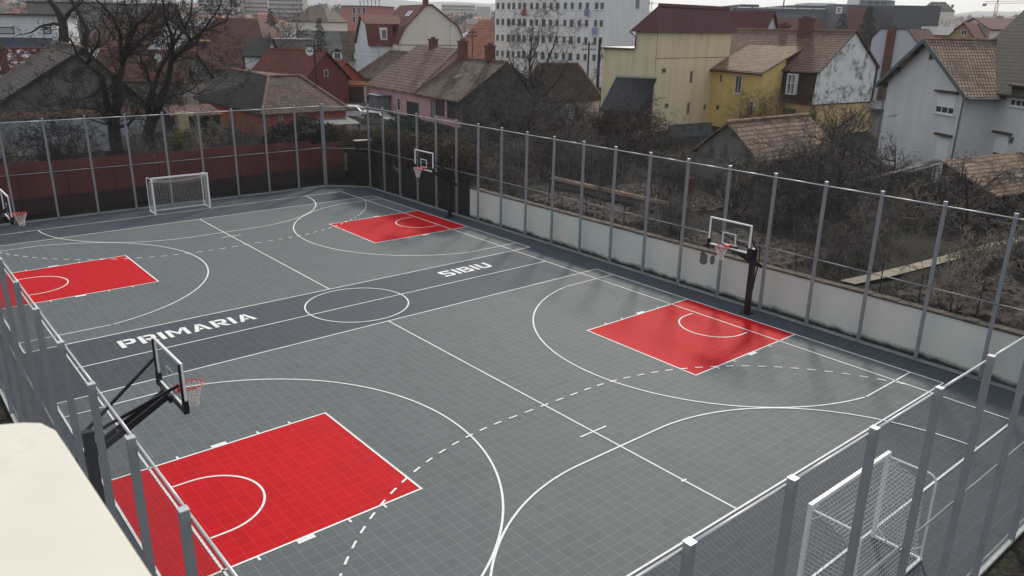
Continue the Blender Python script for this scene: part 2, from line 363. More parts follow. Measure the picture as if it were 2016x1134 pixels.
# kerb round the court
KERB = mat('pale concrete kerb', (.42, .43, .42), .8, var=.25, scale=6)
k = MB(); corners = [(FX0+2, FY0), (FX1-2, FY0), (FX1, FY0+2), (FX1, FY1-2), (FX1-2, FY1), (FX0+2, FY1), (FX0, FY1-2), (FX0, FY0+2)]
for i in range(8):
    a, b = corners[i], corners[(i+1) % 8]; d = (Vector(b)-Vector(a)).normalized()*.0
    k.bar((a[0], a[1], .02), (b[0], b[1], .02), .1, .07)
tag(k.build('kerb', KERB), kind='structure')

# ================================================================== FENCES
STEEL = mat('grey painted steel', (.27, .288, .305), .5, .0, var=.1, scale=2, spec=.5)
WIRE = mat('galvanised wire', (.10, .103, .107), .5, .2, var=.05)
RAIL = mat('pale steel rail', (.55, .56, .57), .4, .3, var=.06)
RAIL2 = mat('dull steel rail', (.24, .25, .265), .5, .1, var=.1)
FH = 5.45
def mesh_panel(wd, z0, z1):
    """chain link of one bay, centred on x, drawn as two families of slanting wires"""
    b = MB(); s = .08; r = .00098; hgt = z1-z0; n = int((wd+hgt)/s)+1
    for fam in (-1, 1):
        for i in range(n):
            c = -hgt+i*s+.02
            # line x = c + t, z = t  clipped
            t0 = max(0, -c); t1 = min(hgt, wd-c)
            if t1-t0 < .02: continue
            xa, xb = c+t0-wd/2, c+t1-wd/2
            if fam < 0: xa, xb = -xa, -xb
            yy = .002*fam
            b.bar((xa, yy, z0+t0), (xb, yy, z0+t1), r*1.7, r*1.7, up=(0, 1, 0))
    return b
def post_mb():
    b = MB(); b.box(-.05, -.05, -.02, .05, .05, FH-.01)
    return b
setorg((0, 0, 0))
post0 = post_mb().build('post', STEEL); cap0 = MB(); cap0.box(-.055, -.055, FH-.008, .055, .055, FH+.008); cap0 = cap0.build('post_cap', RAIL, post0)
pan0 = mesh_panel(2.03, .06, 5.33).build('mesh_panel', WIRE); pan1 = mesh_panel(2.83, .06, 5.33).build('mesh_panel', WIRE)
first = {'post': True, 0: True, 1: True}
def take(o, key):
    if first[key]:
        first[key] = False; return o
    return copytree(o)
def fence(name, label, pts, side):
    """pts: post positions in order; side: unit vector towards the court"""
    root = thing(name, label, 'fence', (pts[0][0], pts[0][1], 0)); o0 = Vector(root.location)
    rails = {}
    for i, p in enumerate(pts):
        q = take(post0, 'post'); q.parent = root; q.location = Vector((p[0], p[1], 0))-o0
        if i:
            a = Vector((pts[i-1][0], pts[i-1][1], 0)); b = Vector((p[0], p[1], 0)); d = b-a; L_ = d.length
            pn = take(pan1 if L_ > 2.5 else pan0, 1 if L_ > 2.5 else 0); pn.parent = root; nn = Vector((-d.y, d.x, 0)).normalized()
            if nn.dot(Vector(side)+Vector((0, 0, 0))) < 0: nn = -nn
            pn.location = (a+b)/2+nn*.062-o0; pn.rotation_euler = (0, 0, math.atan2(d.y, d.x)); pn.scale = (L_/(2.83 if L_ > 2.5 else 2.03), 1, 1)
            for z in (.09, 2.6, 5.32):
                rails.setdefault(z, MB()).tube([a+nn*.075+Vector((0, 0, z)), b+nn*.075+Vector((0, 0, z))], .021, 8)
    for z in rails: rails[z].build('rail', RAIL if z > 5 else RAIL2, root, smooth=True)
    return root
S = 2.035
right_pts = [(FX1, -20.3+S*i) for i in range(20)][:20]
right_pts = [(FX1, -18.24-S), ]+[(FX1, -18.24+S*i) for i in range(19)]+[(FX1, 20.1)]
right_pts[-2] = (FX1, 18.25)
fence('court_fence', 'tall chain-link court fence standing in front of the long pale garden wall', [(10.2, FY0)]+right_pts+[(10.1, FY1)], (-1, 0, 0))
fence('court_fence', 'tall chain-link court fence behind the far goal, before the red boundary fence', [(10.08-.02, FY1+.14)]+[(8.12-2.03*i, FY1) for i in range(9)]+[(-10.0, FY1)], (0, -1, 0))
left_pts = [(FX0, 20.1)]+[(FX0, -18.28+2.0*i) for i in range(19)][::-1]+[(FX0, -20.2)]
fence('court_fence', 'tall chain-link court fence beside the left hoops, nearest the white parapet', [(-10.1, FY1+.14)]+left_pts, (1, 0, 0))
near_x = [-8.21-2.0+2.0*i for i in range(10)]
fence('court_fence', 'tall chain-link court fence right behind the near goal, bottom right', [(FX0, -20.34)]+[(x, FY0) for x in [-10.2, -8.21, -6.25, -4.24, -2.22, -.24, 1.76, 3.76, 5.76, 7.76]]+[(9.96, FY0)], (0, 1, 0))

# ================================================================== HOOPS
BLACK = mat('black powder coat', (.012, .013, .016), .4, .1, var=.2, spec=.5)
WTAPE = mat('white board paint', (.8, .8, .8), .5, var=.03)
RIMC = mat('orange red rim', (.62, .04, .02), .4, .1, var=.05)
NETC = mat('white net cord', (.75, .74, .7), .8, var=.05)
def acrylic():
    m = bpy.data.materials.new('clear backboard'); m.use_nodes = True; N = m.node_tree.nodes; L = m.node_tree.links; N.remove(N['Principled BSDF'])
    t = N.new('ShaderNodeBsdfTransparent'); t.inputs[0].default_value = (.94, .97, .96, 1); gl = N.new('ShaderNodeBsdfGlossy'); gl.inputs['Roughness'].default_value = .05
    mx = N.new('ShaderNodeMixShader'); mx.inputs[0].default_value = .05; L.new(t.outputs[0], mx.inputs[1]); L.new(gl.outputs[0], mx.inputs[2]); L.new(mx.outputs[0], N['Material Output'].inputs[0])
    return m
ACR = acrylic()
def hoop():
    """pole at the origin, board towards -x"""
    r = thing('basketball_hoop', 'x', 'basketball hoop', (0, 0, 0), 'four basketball hoops of the sports court')
    bx = -1.72  # board face
    p = MB(); p.box(-.1, -.085, 0, .1, .085, 2.62); p.build('pole', BLACK, r)
    p = MB(); p.box(-.2, -.2, 0, .2, .2, .025)
    for a in (-.15, .15):
        for b in (-.15, .15): p.tube([(a, b, .02), (a, b, .075)], .018, 6)
    for a in (-1, 1): p.hexa([(a*.1, -.01, .025), (a*.19, -.01, .025), (a*.1, -.01, .16)][::a], [(a*.1, .01, .025), (a*.19, .01, .025), (a*.1, .01, .16)][::a])
    p.build('base_plate', BLACK, r)
    for s in (-1, 1):
        p = MB(); p.bar((.42, s*.125, 1.86), (bx+.1, s*.125, 3.0), .05, .13); p.build('lower_arm', BLACK, r)
        p = MB(); p.bar((.02, s*.12, 2.56), (bx+.09, s*.84, 3.48), .045, .06); p.build('upper_arm', BLACK, r)
    p = MB(); p.bar((.40, -.15, 1.88), (.40, .15, 1.88), .06, .1); p.bar((-.55, -.13, 2.42), (-.55, .13, 2.42), .05, .08); p.bar((0, -.14, 2.14), (0, .14, 2.14), .05); p.bar((bx+.14, -.3, 2.96), (bx+.14, .3, 2.96), .06, .16); p.build('arm_brace', BLACK, r)
    p = MB(); p.tube([(.38, 0, 1.85), (.2, 0, 1.0)], .032, 8); p.tube([(.2, 0, 1.08), (.19, 0, .93)], .045, 8); p.tube([(.1, 0, 1.0), (.3, 0, 1.0)], .02, 6); p.build('height_adjuster', BLACK, r)
    b0, b1, hw = 2.9, 3.95, .9
    p = MB(); p.box(bx, -hw+.02, b0+.02, bx+.012, hw-.02, b1-.02); bd = p.build('backboard', ACR, r)
    p = MB()
    for s in (-1, 1):
        y0, y1 = sorted((s*hw, s*(hw-.055))); p.box(bx-.012, y0, b0, bx+.035, y1, b1)
    p.box(bx-.012, -hw+.055, b0, bx+.035, hw-.055, b0+.05); p.box(bx-.012, -hw+.055, b1-.05, bx+.035, hw-.055, b1); p.build('white_frame', WTAPE, bd)
    p = MB()
    for s in (-1, 1):
        y0, y1 = sorted((s*.295, s*.25)); p.box(bx-.006, y0, 3.05, bx-.002, y1, 3.5)
    p.box(bx-.006, -.25, 3.05, bx-.002, .25, 3.09); p.box(bx-.006, -.25, 3.46, bx-.002, .25, 3.5); p.build('target_square', WTAPE, bd)
    p = MB(); p.box(bx+.037, -hw+.01, b0, bx+.075, -hw+.06, b1-.02); p.box(bx+.037, hw-.06, b0, bx+.075, hw-.01, b1-.02); p.box(bx+.037, -hw+.06, b0, bx+.075, hw-.06, b0+.05); p.build('rear_frame', BLACK, bd)
    p = MB()
    for s in (-1, 1):
        y0, y1 = sorted((s*(hw+.03), s*(hw-.08))); p.box(bx-.03, y0, b0-.06, bx+.08, y1, b0+.22)
    p.box(bx-.025, -hw+.08, b0-.055, bx+.075, hw-.08, b0-.004); p.build('edge_padding', BLACK, bd)
    rx = bx-.4
    p = MB(); p.tube([(rx+.235*math.cos(a*PI/16), .235*math.sin(a*PI/16), 3.05) for a in range(33)], .013, 8, cap=False)
    p.box(bx-.17, -.09, 2.98, bx-.014, .09, 3.075)
    for s in (-1, 1): p.tube([(bx-.02, s*.08, 2.96), (rx, s*.232, 3.03)], .008, 6)
    rim = p.build('rim', RIMC, r, smooth=False)
    p = MB(); n = 12; lv = [(0, .225, 3.035), (.5, .19, 2.93), (0, .15, 2.82), (.5, .12, 2.72), (0, .105, 2.63), (.5, .11, 2.56)]
    for j in range(n):
        for dr in (-1, 1):
            pts = []
            for i, (o, rr, z) in enumerate(lv):
                k_ = (j+dr*i*.5); a = 2*PI*k_/n; pts.append((rx+rr*math.cos(a), rr*math.sin(a), z))
            p.tube(pts, .0055, 4)
    p.build('net', NETC, r)
    return r
h0 = hoop()
hl = ['hoop on a black pole beside the right red key, its board against the pale wall',
      'hoop on a black pole at the far right corner, before the dark overgrown fence',
      'hoop seen from behind through the near left fence, its arms reaching over the court',
      'hoop cut by the left edge of the view beside the far left red key']
h1, h2, h3 = copytree(h0), copytree(h0), copytree(h0)
place(h0, (11.57, -10.0, 0), 0, hl[0]); place(h1, (11.57, 9.95, 0), 0, hl[1]); place(h2, (-11.57, -9.95, 0), PI, hl[2]); place(h3, (-11.57, 10.0, 0), PI, hl[3])

# ================================================================== GOALS
GW = mat('white goal paint', (.86, .86, .86), .4, var=.06, scale=8)
NET2 = mat('white goal net cord', (.62, .62, .6), .85, var=.1)
def goal():
    """opening faces +y, goal line at y=0, net bay behind at -y"""
    r = thing('handball_goal', 'x', 'goal', (0, 0, 0), 'two white handball goals')
    w2, h, dt, db = 1.54, 2.04, .75, 1.02
    for s in (-1, 1):
        p = MB(); p.box(s*w2-.04, -.04, 0, s*w2+.04, .04, h-.002); p.build('goal_post', GW, r)
        p = MB(); x = s*w2
        pts = [(x, -.04, h-.03), (x, -.84, h-.03)]
        for i in range(1, 7):
            a = i/6*PI/2*.93; pts.append((x, -.84-.17*math.sin(a), h-.03-.2*(1-math.cos(a))))
        pts.append((x, -db, .05)); p.tube(pts, .024, 8)
        p.bar((x, -.04, .03), (x, -db-.03, .03), .05, .05); p.tube([(x, -.04, h-.25), (x, -.25, h-.04)], .013, 6); p.tube([(x, -.04, .28), (x, -.3, .05)], .013, 6)
        p.tube([(x, -db+.02, .32), (x, -db+.3, .05)], .013, 6)
        p.tube([(x-s*.02, -.03, h-.06), (x-s*.28, -.02, h-.06), ], .012, 6)
        p.build('side_frame', GW, r)
    p = MB(); p.box(-w2-.04, -.04, h, w2+.04, .04, h+.08); p.build('crossbar', GW, r)
    p = MB(); p.bar((-w2+.025, -db, .03), (w2-.025, -db, .03), .05, .05); p.build('ground_bar', GW, r)
    # net: profile from crossbar back and down, sagging
    p = MB(); rnd = random.Random(5)
    prof = [(-.03, h), (-.25, h-.12), (-.5, h-.2), (-.72, h-.3), (-.82, h-.55), (-.85, h-.95), (-.87, h-1.3), (-.93, h-1.7), (-.98, .05)]
    def pf(t):
        t = t*(len(prof)-1); i = min(int(t), len(prof)-2); f = t-i; a, b = prof[i], prof[i+1]; return a[0]+(b[0]-a[0])*f, a[1]+(b[1]-a[1])*f
    nx, nt = 31, 29; rr = .0046
    def np_(i, j):
        x = -w2+.03+(2*w2-.06)*i/nx; y, z = pf(j/nt); sag = math.sin(PI*i/nx)*.1*math.sin(PI*min(1, j/nt*1.6)); rn = random.Random(i*99+j)
        return (x+rn.uniform(-.012, .012), y+sag*.3, z-sag)
    for i in range(nx+1): p.tube([np_(i, j) for j in range(nt+1)], rr, 3, cap=False)
    for j in range(nt+1): p.tube([np_(i, j) for i in range(nx+1)], rr, 3, cap=False)
    for s in (-1, 1):
        for j in range(1, 20):
            z = .05+(h-.1)*j/20
            # depth of the net at this height
            yb = -.98+(z-.05)/(h-.35)*.26 if z < h-.3 else -.72+(z-(h-.3))/.3*.45
            p.tube([(s*(w2-.03), -.03, z), (s*(w2-.06), yb/2, z-.03), (s*(w2-.03), yb, z)], rr, 3, cap=False)
        for j in range(1, 10):
            y = -.1*j; zt = h-.1-.25*(j/9)**2*1.0 if j < 7 else h-.45-(j-7)*.5
            p.tube([(s*(w2-.03), y, .05), (s*(w2-.05), y, zt*.5), (s*(w2-.03), y, zt)], rr, 3, cap=False)
    p.build('net', NET2, r)
    return r
g0 = goal(); g1 = copytree(g0)
place(g0, (-.05, -20.12, 0), 0, 'white goal frame with net behind the near fence, bottom right')
place(g1, (-.08, 20.04, 0), PI, 'white goal with net standing before the red fence at the far end')

# ================================================================== BOUNDARY WALLS
setorg((0, 0, 0))
WALLW = mat('pale green white render', sr(188, 196, 188), .85, var=.06, scale=.7, streak=.1, bump=.15, dark=(.22, .24, .2), dscale=.45, dth=.64)
def wall_dirty():
    m = bpy.data.materials.new('pale render with mossy foot'); m.use_nodes = True; N = m.node_tree.nodes; L = m.node_tree.links; b = N['Principled BSDF']; b.inputs['Roughness'].default_value = .85
    tc = N.new('ShaderNodeTexCoord'); sx = N.new('ShaderNodeSeparateXYZ'); L.new(tc.outputs['Object'], sx.inputs[0])
    n = N.new('ShaderNodeTexNoise'); n.inputs['Scale'].default_value = 1.3; n.inputs['Detail'].default_value = 9; n.inputs['Roughness'].default_value = .65; L.new(tc.outputs['Object'], n.inputs['Vector'])
    # moss: noise against height
    a = N.new('ShaderNodeMath'); a.operation = 'MULTIPLY_ADD'; L.new(sx.outputs[2], a.inputs[0]); a.inputs[1].default_value = -2.1; L.new(n.outputs[0], a.inputs[2])
    mr = N.new('ShaderNodeMapRange'); mr.inputs[1].default_value = .02; mr.inputs[2].default_value = .42; L.new(a.outputs[0], mr.inputs[0])
    n2 = N.new('ShaderNodeTexNoise'); n2.inputs['Scale'].default_value = .5; n2.inputs['Detail'].default_value = 5; L.new(tc.outputs['Object'], n2.inputs['Vector'])
    cr = N.new('ShaderNodeValToRGB'); e = cr.color_ramp.elements; e[0].position = .35; e[0].color = (.68, .76, .70, 1); e[1].position = .62; e[1].color = (.78, .76, .69, 1); L.new(n2.outputs[0], cr.inputs[0])
    mx = N.new('ShaderNodeMix'); mx.data_type = 'RGBA'; L.new(mr.outputs[0], mx.inputs[0]); L.new(cr.outputs[0], mx.inputs[6]); mx.inputs[7].default_value = (.045, .047, .04, 1); L.new(mx.outputs[2], b.inputs['Base Color'])
    # patches of fallen plaster near the top
    return m
wr = thing('boundary_wall', 'long low pale green-white rendered wall behind the right-hand court fence', 'wall', (12.6, -8, 0))
b = MB(); b.box(12.6, -34, -.1, 12.8, 9.4, 1.66); b.build('wall', wall_dirty(), wr)
b = MB(); rn = random.Random(2)
y = -34
while y < 9.4:
    y2 = min(9.4, y+rn.uniform(.35, .6)); dz = rn.uniform(0, .03); b.box(12.55+rn.uniform(-.015, .01), y, 1.66, 12.92, y2-.012, 1.72+dz); y = y2
b.build('coping', mat('weathered brown coping', (.085, .07, .052), .9, var=.5, scale=3, bump=.5), wr)
b = MB()
for cy, cz, w_, h_ in ((-7.0, 1.36, .22, .3), (-7.45, 1.4, .14, .22)):
    pts = []
    for i in range(14):
        a = 2*PI*i/14; q = rn.uniform(.75, 1.1); pts.append((12.597, cy+w_*q*math.cos(a), cz+h_*q*math.sin(a)))
    b.hexa([(p[0]-.002, p[1], p[2]) for p in pts], pts)
b.build('bare_plaster_patch', mat('grey mortar', (.15, .15, .14), .95, var=.2), wr)
# dark overgrown panel fence further on
PANEL = mat('dark weathered boards', (.022, .016, .015), .8, var=.4, scale=2, streak=.4)
t = thing('panel_fence', 'dark brown solid panel fence under the dry ivy, behind the far right hoop', 'fence', (12.7, 16, 0))
b = MB(); rn = random.Random(4)
y = 9.45
while y < 23.7: b.box(12.6+rn.uniform(0, .02), y, -.05, 12.68, y+1.18, 1.95+rn.uniform(-.03, .03)); y += 1.2
b.build('panel', PANEL, t)
b = MB(); b.box(12.69, 9.45, 1.2, 12.75, 23.7, 1.28); b.box(12.69, 9.45, .4, 12.75, 23.7, .48); b.build('rail', PANEL, t)
b = MB(); gy = [(17.62, 17.44), (17.40, 17.22), (17.16, 16.98)]
for i, (ya, yb) in enumerate(gy):
    z0, z1 = 1.62-.07*i, 1.84-.07*i
    if i == 0: st_ = [((ya, z1), (yb, z1)), ((ya, z0), (ya, z1))]
    elif i == 1: st_ = [((ya, z1), ((ya+yb)/2, z0)), (((ya+yb)/2, z0), (yb, z1))]
    else: st_ = [((ya, z1), (yb, z1)), ((yb, z1), (yb, z0)), ((yb, z0), (ya, z0)), ((ya, z0), (ya, z1))]
    for (a_, b_) in st_: b.bar((12.592, a_[0], a_[1]), (12.592, b_[0], b_[1]), .006, .035, up=(1, 0, 0))
b.build('white_scribble', mat('white spray paint', (.6, .6, .6), .8), t)
# red two-tone fence at the far end
REDB = mat('dull red painted sheet', (.12, .030, .024), .6, var=.3, scale=.9, streak=.25)
REDD = mat('dark lower sheet', (.035, .018, .018), .7, var=.3, scale=1.5)
t = thing('boundary_fence', 'long red-brown sheet fence with a darker lower band, behind the far goal', 'fence', (0, 24, 0))
b = MB(); x = -45; rn = random.Random(5)
while x < 12.4: b.box(x, 24.0+rn.uniform(0, .02), .95, x+2.48, 24.05, 2.88+rn.uniform(-.02, .02)-(.25 if x > 9.5 else 0)); x += 2.5
b.build('upper_sheet', REDB, t)
b = MB(); x = -45
while x < 12.4: b.box(x, 24.0+rn.uniform(0, .02), -.05, x+2.48, 24.05, .94); x += 2.5
b.build('lower_sheet', REDD, t)
b = MB(); b.box(-45, 23.93, 2.3, 12.4, 23.99, 2.36); x = -45
while x < 12.4: b.box(x-.03, 24.06, -.1, x+.05, 24.14, 2.9); x += 2.5
b.build('frame', REDD, t)

# ================================================================== HOUSES
DARKW = glass('dark window glass'); BLUEG = glass('blue grey window glass', (.08, .10, .12), .12)
WF = mat('white window frame', (.7, .7, .68), .5, var=.05); BF = mat('brown window frame', (.07, .035, .022), .6, var=.2); KF = mat('black window frame', (.02, .02, .022), .5)
GREYF = mat('grey reveal', (.2, .19, .17), .8); GUT = mat('zinc gutter', (.16, .18, .2), .5, .4, var=.2); GUTB = mat('brown gutter', (.04, .02, .016), .5, .1)
BRICKC = mat('brick chimney', (.13, .055, .04), .9, var=.4, scale=6, bump=.4, dark=(.03, .02, .018), dscale=2)
class Hs:
    def __init__(s, name, label, cat, A, B, zb=.8, group=None):
        s.A = Vector((A[0], A[1], 0)); e = Vector((B[0]-A[0], B[1]-A[1], 0)); s.L = e.length; s.e = e.normalized(); s.n = Vector((-s.e.y, s.e.x, 0))
        if s.n.dot(s.A-Vector((CP.x, CP.y, 0))) < 0: s.n = -s.n
        s.zb = zb; s.root = thing(name, label, cat, (s.A.x, s.A.y, zb), group); s.org = Vector((s.A.x, s.A.y, zb))
    def p(s, a, t, z): q = s.A+s.e*a+s.n*t; return Vector((q.x, q.y, z))
    def put(s, mb, nm, m, par=None, **k):
        setorg(s.org); return mb.build(nm, m, par or s.root, **k)
    def boxm(s, a0, a1, t0, t1, z0, z1, mb=None):
        mb = mb or MB(); mb.hexa([s.p(a0, t0, z0), s.p(a1, t0, z0), s.p(a1, t1, z0), s.p(a0, t1, z0)], [s.p(a0, t0, z1), s.p(a1, t0, z1), s.p(a1, t1, z1), s.p(a0, t1, z1)]); return mb
    def body_s(s, a0, a1, t0, t1, ze, zr, wm, rm, oh=.35, hip=(0, 0), nm='roof', ridge=None, zb=None, oe=None, wall=True, tr=None, ze2=None, th=.14):
        """ridge along s"""
        zb = s.zb-.3 if zb is None else zb; tr = (t0+t1)/2 if tr is None else tr; ze2 = ze if ze2 is None else ze2; oe = oh if oe is None else oe
        if wall:
            b = MB(); i = [s.p(a0, t0, zb), s.p(a1, t0, zb), s.p(a1, t1, zb), s.p(a0, t1, zb)]; j = [s.p(a0, t0, ze), s.p(a1, t0, ze), s.p(a1, t1, ze2), s.p(a0, t1, ze2)]
            for k in range(4): b.poly([i[k], i[(k+1) % 4], j[(k+1) % 4], j[k]])
            if not hip[0]: b.poly([j[3], j[0], s.p(a0, tr, zr-.05)])
            if not hip[1]: b.poly([j[1], j[2], s.p(a1, tr, zr-.05)])
            w_ = s.put(b, 'wall', wm)
        sl = (zr-ze)/(tr-t0); sl2 = (zr-ze2)/(t1-tr); b = MB(); E0 = a0-oe if not hip[0] else a0-oh; E1 = a1+oe if not hip[1] else a1+oh
        R0 = a0-oe if not hip[0] else a0+hip[0]; R1 = a1+oe if not hip[1] else a1-hip[1]; u = .12
        f0, f1 = s.p(E0, t0-oh, ze-sl*oh+u), s.p(E1, t0-oh, ze-sl*oh+u); k0, k1 = s.p(E0, t1+oh, ze2-sl2*oh+u), s.p(E1, t1+oh, ze2-sl2*oh+u); r0_, r1_ = s.p(R0, tr, zr+u), s.p(R1, tr, zr+u)
        b.slope(f0, f1, r1_, r0_, th); b.slope(k1, k0, r0_, r1_, th)
        if hip[0]: b.slope(k0, f0, r0_, r0_, th)
        if hip[1]: b.slope(f1, k1, r1_, r1_, th)
        rf = s.put(b, nm, rm)
        if ridge:
            b = MB(); 
            def rt(p, q):
                n = max(2, int((q-p).length/.38)); 
                for i in range(n):
                    a_ = p.lerp(q, i/n); c_ = p.lerp(q, (i+1.12)/n); b.tube([a_, c_], [.10, .125], 6)
            rt(r0_, r1_)
            if hip[0]: rt(f0, r0_); rt(k0, r0_)
            if hip[1]: rt(f1, r1_); rt(k1, r1_)
            s.put(b, 'ridge_tiles', ridge, rf)
        return rf
    def body_t(s, a0, a1, t0, t1, ze, zr, wm, rm, oh=.35, of=.3, nm='roof', ridge=None, zb=None, ar=None, ze2=None, wall=True, th=.14, hipb=0):
        """gable faces the viewer, ridge runs away"""
        zb = s.zb-.3 if zb is None else zb; ar = (a0+a1)/2 if ar is None else ar; ze2 = ze if ze2 is None else ze2
        if wall:
            b = MB(); i = [s.p(a0, t0, zb), s.p(a1, t0, zb), s.p(a1, t1, zb), s.p(a0, t1, zb)]; j = [s.p(a0, t0, ze), s.p(a1, t0, ze2), s.p(a1, t1, ze2), s.p(a0, t1, ze)]
            b.poly([i[0], i[1], j[1], s.p(ar, t0, zr-.05), j[0]]); b.poly([i[1], i[2], j[2], j[1]]); b.poly([i[3], i[0], j[0], j[3]]); b.poly([i[2], i[3], j[3], s.p(ar, t1, zr-.05), j[2]])
            s.put(b, 'wall', wm)
        sl = (zr-ze)/(ar-a0); sr_ = (zr-ze2)/(a1-ar); b = MB(); u = .12
        l0, l1 = s.p(a0-oh, t0-of, ze-sl*oh+u), s.p(a0-oh, t1+of, ze-sl*oh+u); q0, q1 = s.p(a1+oh, t0-of, ze2-sr_*oh+u), s.p(a1+oh, t1+of, ze2-sr_*oh+u); r0_, r1_ = s.p(ar, t0-of, zr+u), s.p(ar, t1+of-hipb, zr+u)
        b.slope(l1, l0, r0_, r1_, th); b.slope(q0, q1, r1_, r0_, th)
        if hipb: b.slope(q1, l1, r1_, r1_, th)
        rf = s.put(b, nm, rm)
        if ridge:
            b = MB(); n = max(2, int((r1_-r0_).length/.38))
            for i in range(n): b.tube([r0_.lerp(r1_, i/n), r0_.lerp(r1_, (i+1.12)/n)], [.10, .125], 6)
            s.put(b, 'ridge_tiles', ridge, rf)
        return rf
    def flat(s, a0, a1, t0, t1, z1, wm, rm=None, par=.0, nm='wall', z0=None, lip=.15):
        z0 = s.zb-.3 if z0 is None else z0
        s.put(s.boxm(a0, a1, t0, t1, z0, z1), nm, wm)
        if rm: s.put(s.boxm(a0-lip, a1+lip, t0-lip, t1+lip, z1+.003, z1+.16), 'roof', rm)
    def hit(s, face, X, Y, off=0.):
        d = ray(X, Y)
        if face == 'f': n, O = s.n, s.A+s.n*off
        else: n, O = s.e, s.A+s.e*off
        q = CP+d*((O-CP).dot(n)/d.dot(n)); return ((q-s.A).dot(s.e), (q-s.A).dot(s.n), q.z)
    def win(s, face, c, z0, w_, h_, off=0., mull=1, fm=None, pm=None, nm='window', fr=.06, sill=False, hbar=None, proud=.05, roller=0):
        """c: centre along the wall; face f = front plane t=off, l/r = end plane s=off (outward given by face)"""
        fm = fm or WF; pm = pm or DARKW
        if face == 'f': pt = lambda a, o, z: s.p(a, off-o, z)
        elif face == 'l': pt = lambda a, o, z: s.p(off-o, a, z)
        else: pt = lambda a, o, z: s.p(off+o, a, z)
        def bx(mb, a0, a1, o0, o1, zz0, zz1): mb.hexa([pt(a0, o0, zz0), pt(a1, o0, zz0), pt(a1, o1, zz0), pt(a0, o1, zz0)], [pt(a0, o0, zz1), pt(a1, o0, zz1), pt(a1, o1, zz1), pt(a0, o1, zz1)])
        b = MB(); x0, x1 = c-w_/2, c+w_/2; bx(b, x0, x0+fr, -.1, proud, z0, z0+h_); bx(b, x1-fr, x1, -.1, proud, z0, z0+h_); bx(b, x0+fr, x1-fr, -.1, proud, z0, z0+fr); bx(b, x0+fr, x1-fr, -.1, proud, z0+h_-fr, z0+h_)
        for i in range(mull): a = x0+w_*(i+1)/(mull+1); bx(b, a-fr*.4, a+fr*.4, 0, proud-.008, z0+fr, z0+h_-fr)
        if hbar: bx(b, x0+fr, x1-fr, .01, proud-.012, z0+h_*hbar-fr*.4, z0+h_*hbar+fr*.4)
        if sill: bx(b, x0-.08, x1+.08, .0, proud+.08, z0-.07, z0-.004)
        f = s.put(b, nm, fm); b = MB(); bx(b, x0+fr*.5, x1-fr*.5, .004, .014, z0+fr*.5, z0+h_-fr*.5); s.put(b, 'pane', pm, f)
        if roller:
            b = MB(); n = int(h_*roller/.06)
            for i in range(n): bx(b, x0+fr, x1-fr, proud-.02, proud+.01, z0+h_-.02-(i+1)*.06, z0+h_-.028-i*.06)
            s.put(b, 'roller_shutter', mat('white roller shutter', (.82, .83, .82), .6, var=.04), f)
            b = MB(); bx(b, x0-.12, x1+.12, .0, .3, z0+h_+.02, z0+h_+.16); s.put(b, 'shutter_hood', BF, f)
        return f
    def wpx(s, face, x0, y0, x1, y1, off=0., **k):
        p0 = s.hit(face, x0, y1, off); p1 = s.hit(face, x1, y0, off); i = 0 if face == 'f' else 1
        a0, a1 = sorted((p0[i], p1[i])); return s.win(face, (a0+a1)/2, p0[2], max(.25, a1-a0), max(.3, p1[2]-p0[2]), off, **k)
    def chimney(s, a, t, z0, z1, w_=.6, m=None, par=None):
        b = s.boxm(a-w_/2, a+w_/2, t-w_/2, t+w_/2, z0, z1); s.boxm(a-w_/2-.08, a+w_/2+.08, t-w_/2-.08, t+w_/2+.08, z1+.002, z1+.14, b); s.boxm(a-w_/4, a+w_/4, t-w_/4, t+w_/4, z1+.14, z1+.35, b)
        return s.put(b, 'chimney', m or BRICKC, par)
    def pipe(s, pts, m=None, r=.055, nm='drainpipe'):
        b = MB(); b.tube([s.p(*q) for q in pts], r, 8); return s.put(b, nm, m or GUT)
def Q(X, Y, z): return P(X, Y, z)
T_BROWN = tiles('brown clay tiles', (.25, .15, .105), (.16, .10, .075), th=.36, tw=.22, moss=(.035, .035, .028), mth=.56)
T_TAN = tiles('tan clay tiles', (.36, .245, .165), (.24, .155, .11), th=.36, tw=.22, moss=(.06, .052, .04), mth=.5)
T_OLD = tiles('old greyish clay tiles', (.23, .155, .115), (.13, .092, .073), th=.34, tw=.2, moss=(.03, .032, .024), mth=.52)
T_MOSS = tiles('mossy dark tiles', (.07, .065, .05), (.045, .045, .035), th=.3, tw=.2, moss=(.03, .035, .02), mth=.5)
T_RED = tiles('dull red tiles', (.22, .05, .032), (.16, .038, .027), th=.34, tw=.25)
T_ORANGE = tiles('orange clay tiles', (.36, .10, .045), (.26, .075, .035), th=.3, tw=.2)
T_BURG = tiles('burgundy standing seam sheet', (.095, .016, .022), (.085, .015, .02), gap=(.04, .008, .01), tw=.35, th=30, seam=.03, rough=.5, bstr=0)
T_SLATE = tiles('blue black metal tiles', (.028, .028, .042), (.022, .022, .034), gap=(.008, .008, .012), tw=.3, th=.34, seam=.05, rough=.4)
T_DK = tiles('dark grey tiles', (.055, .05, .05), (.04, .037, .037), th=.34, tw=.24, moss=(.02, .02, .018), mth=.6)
T_GREYP = tiles('grey scalloped tiles', (.62, .62, .58), (.48, .48, .44), gap=(.04, .04, .04), tw=.24, th=.26, seam=.05)
T_REDB = tiles('red brown tiles', (.19, .085, .065), (.14, .065, .05), th=.32, tw=.24)
W_GREY = mat('grey white render', (.62, .62, .615), .85, var=.07, scale=.5, streak=.14, bump=.2, dark=(.5, .5, .5), dscale=.25, dth=.6)
W_YEL = mat('yellow render', (.70, .51, .19), .85, var=.1, scale=.8, streak=.2, bump=.2)
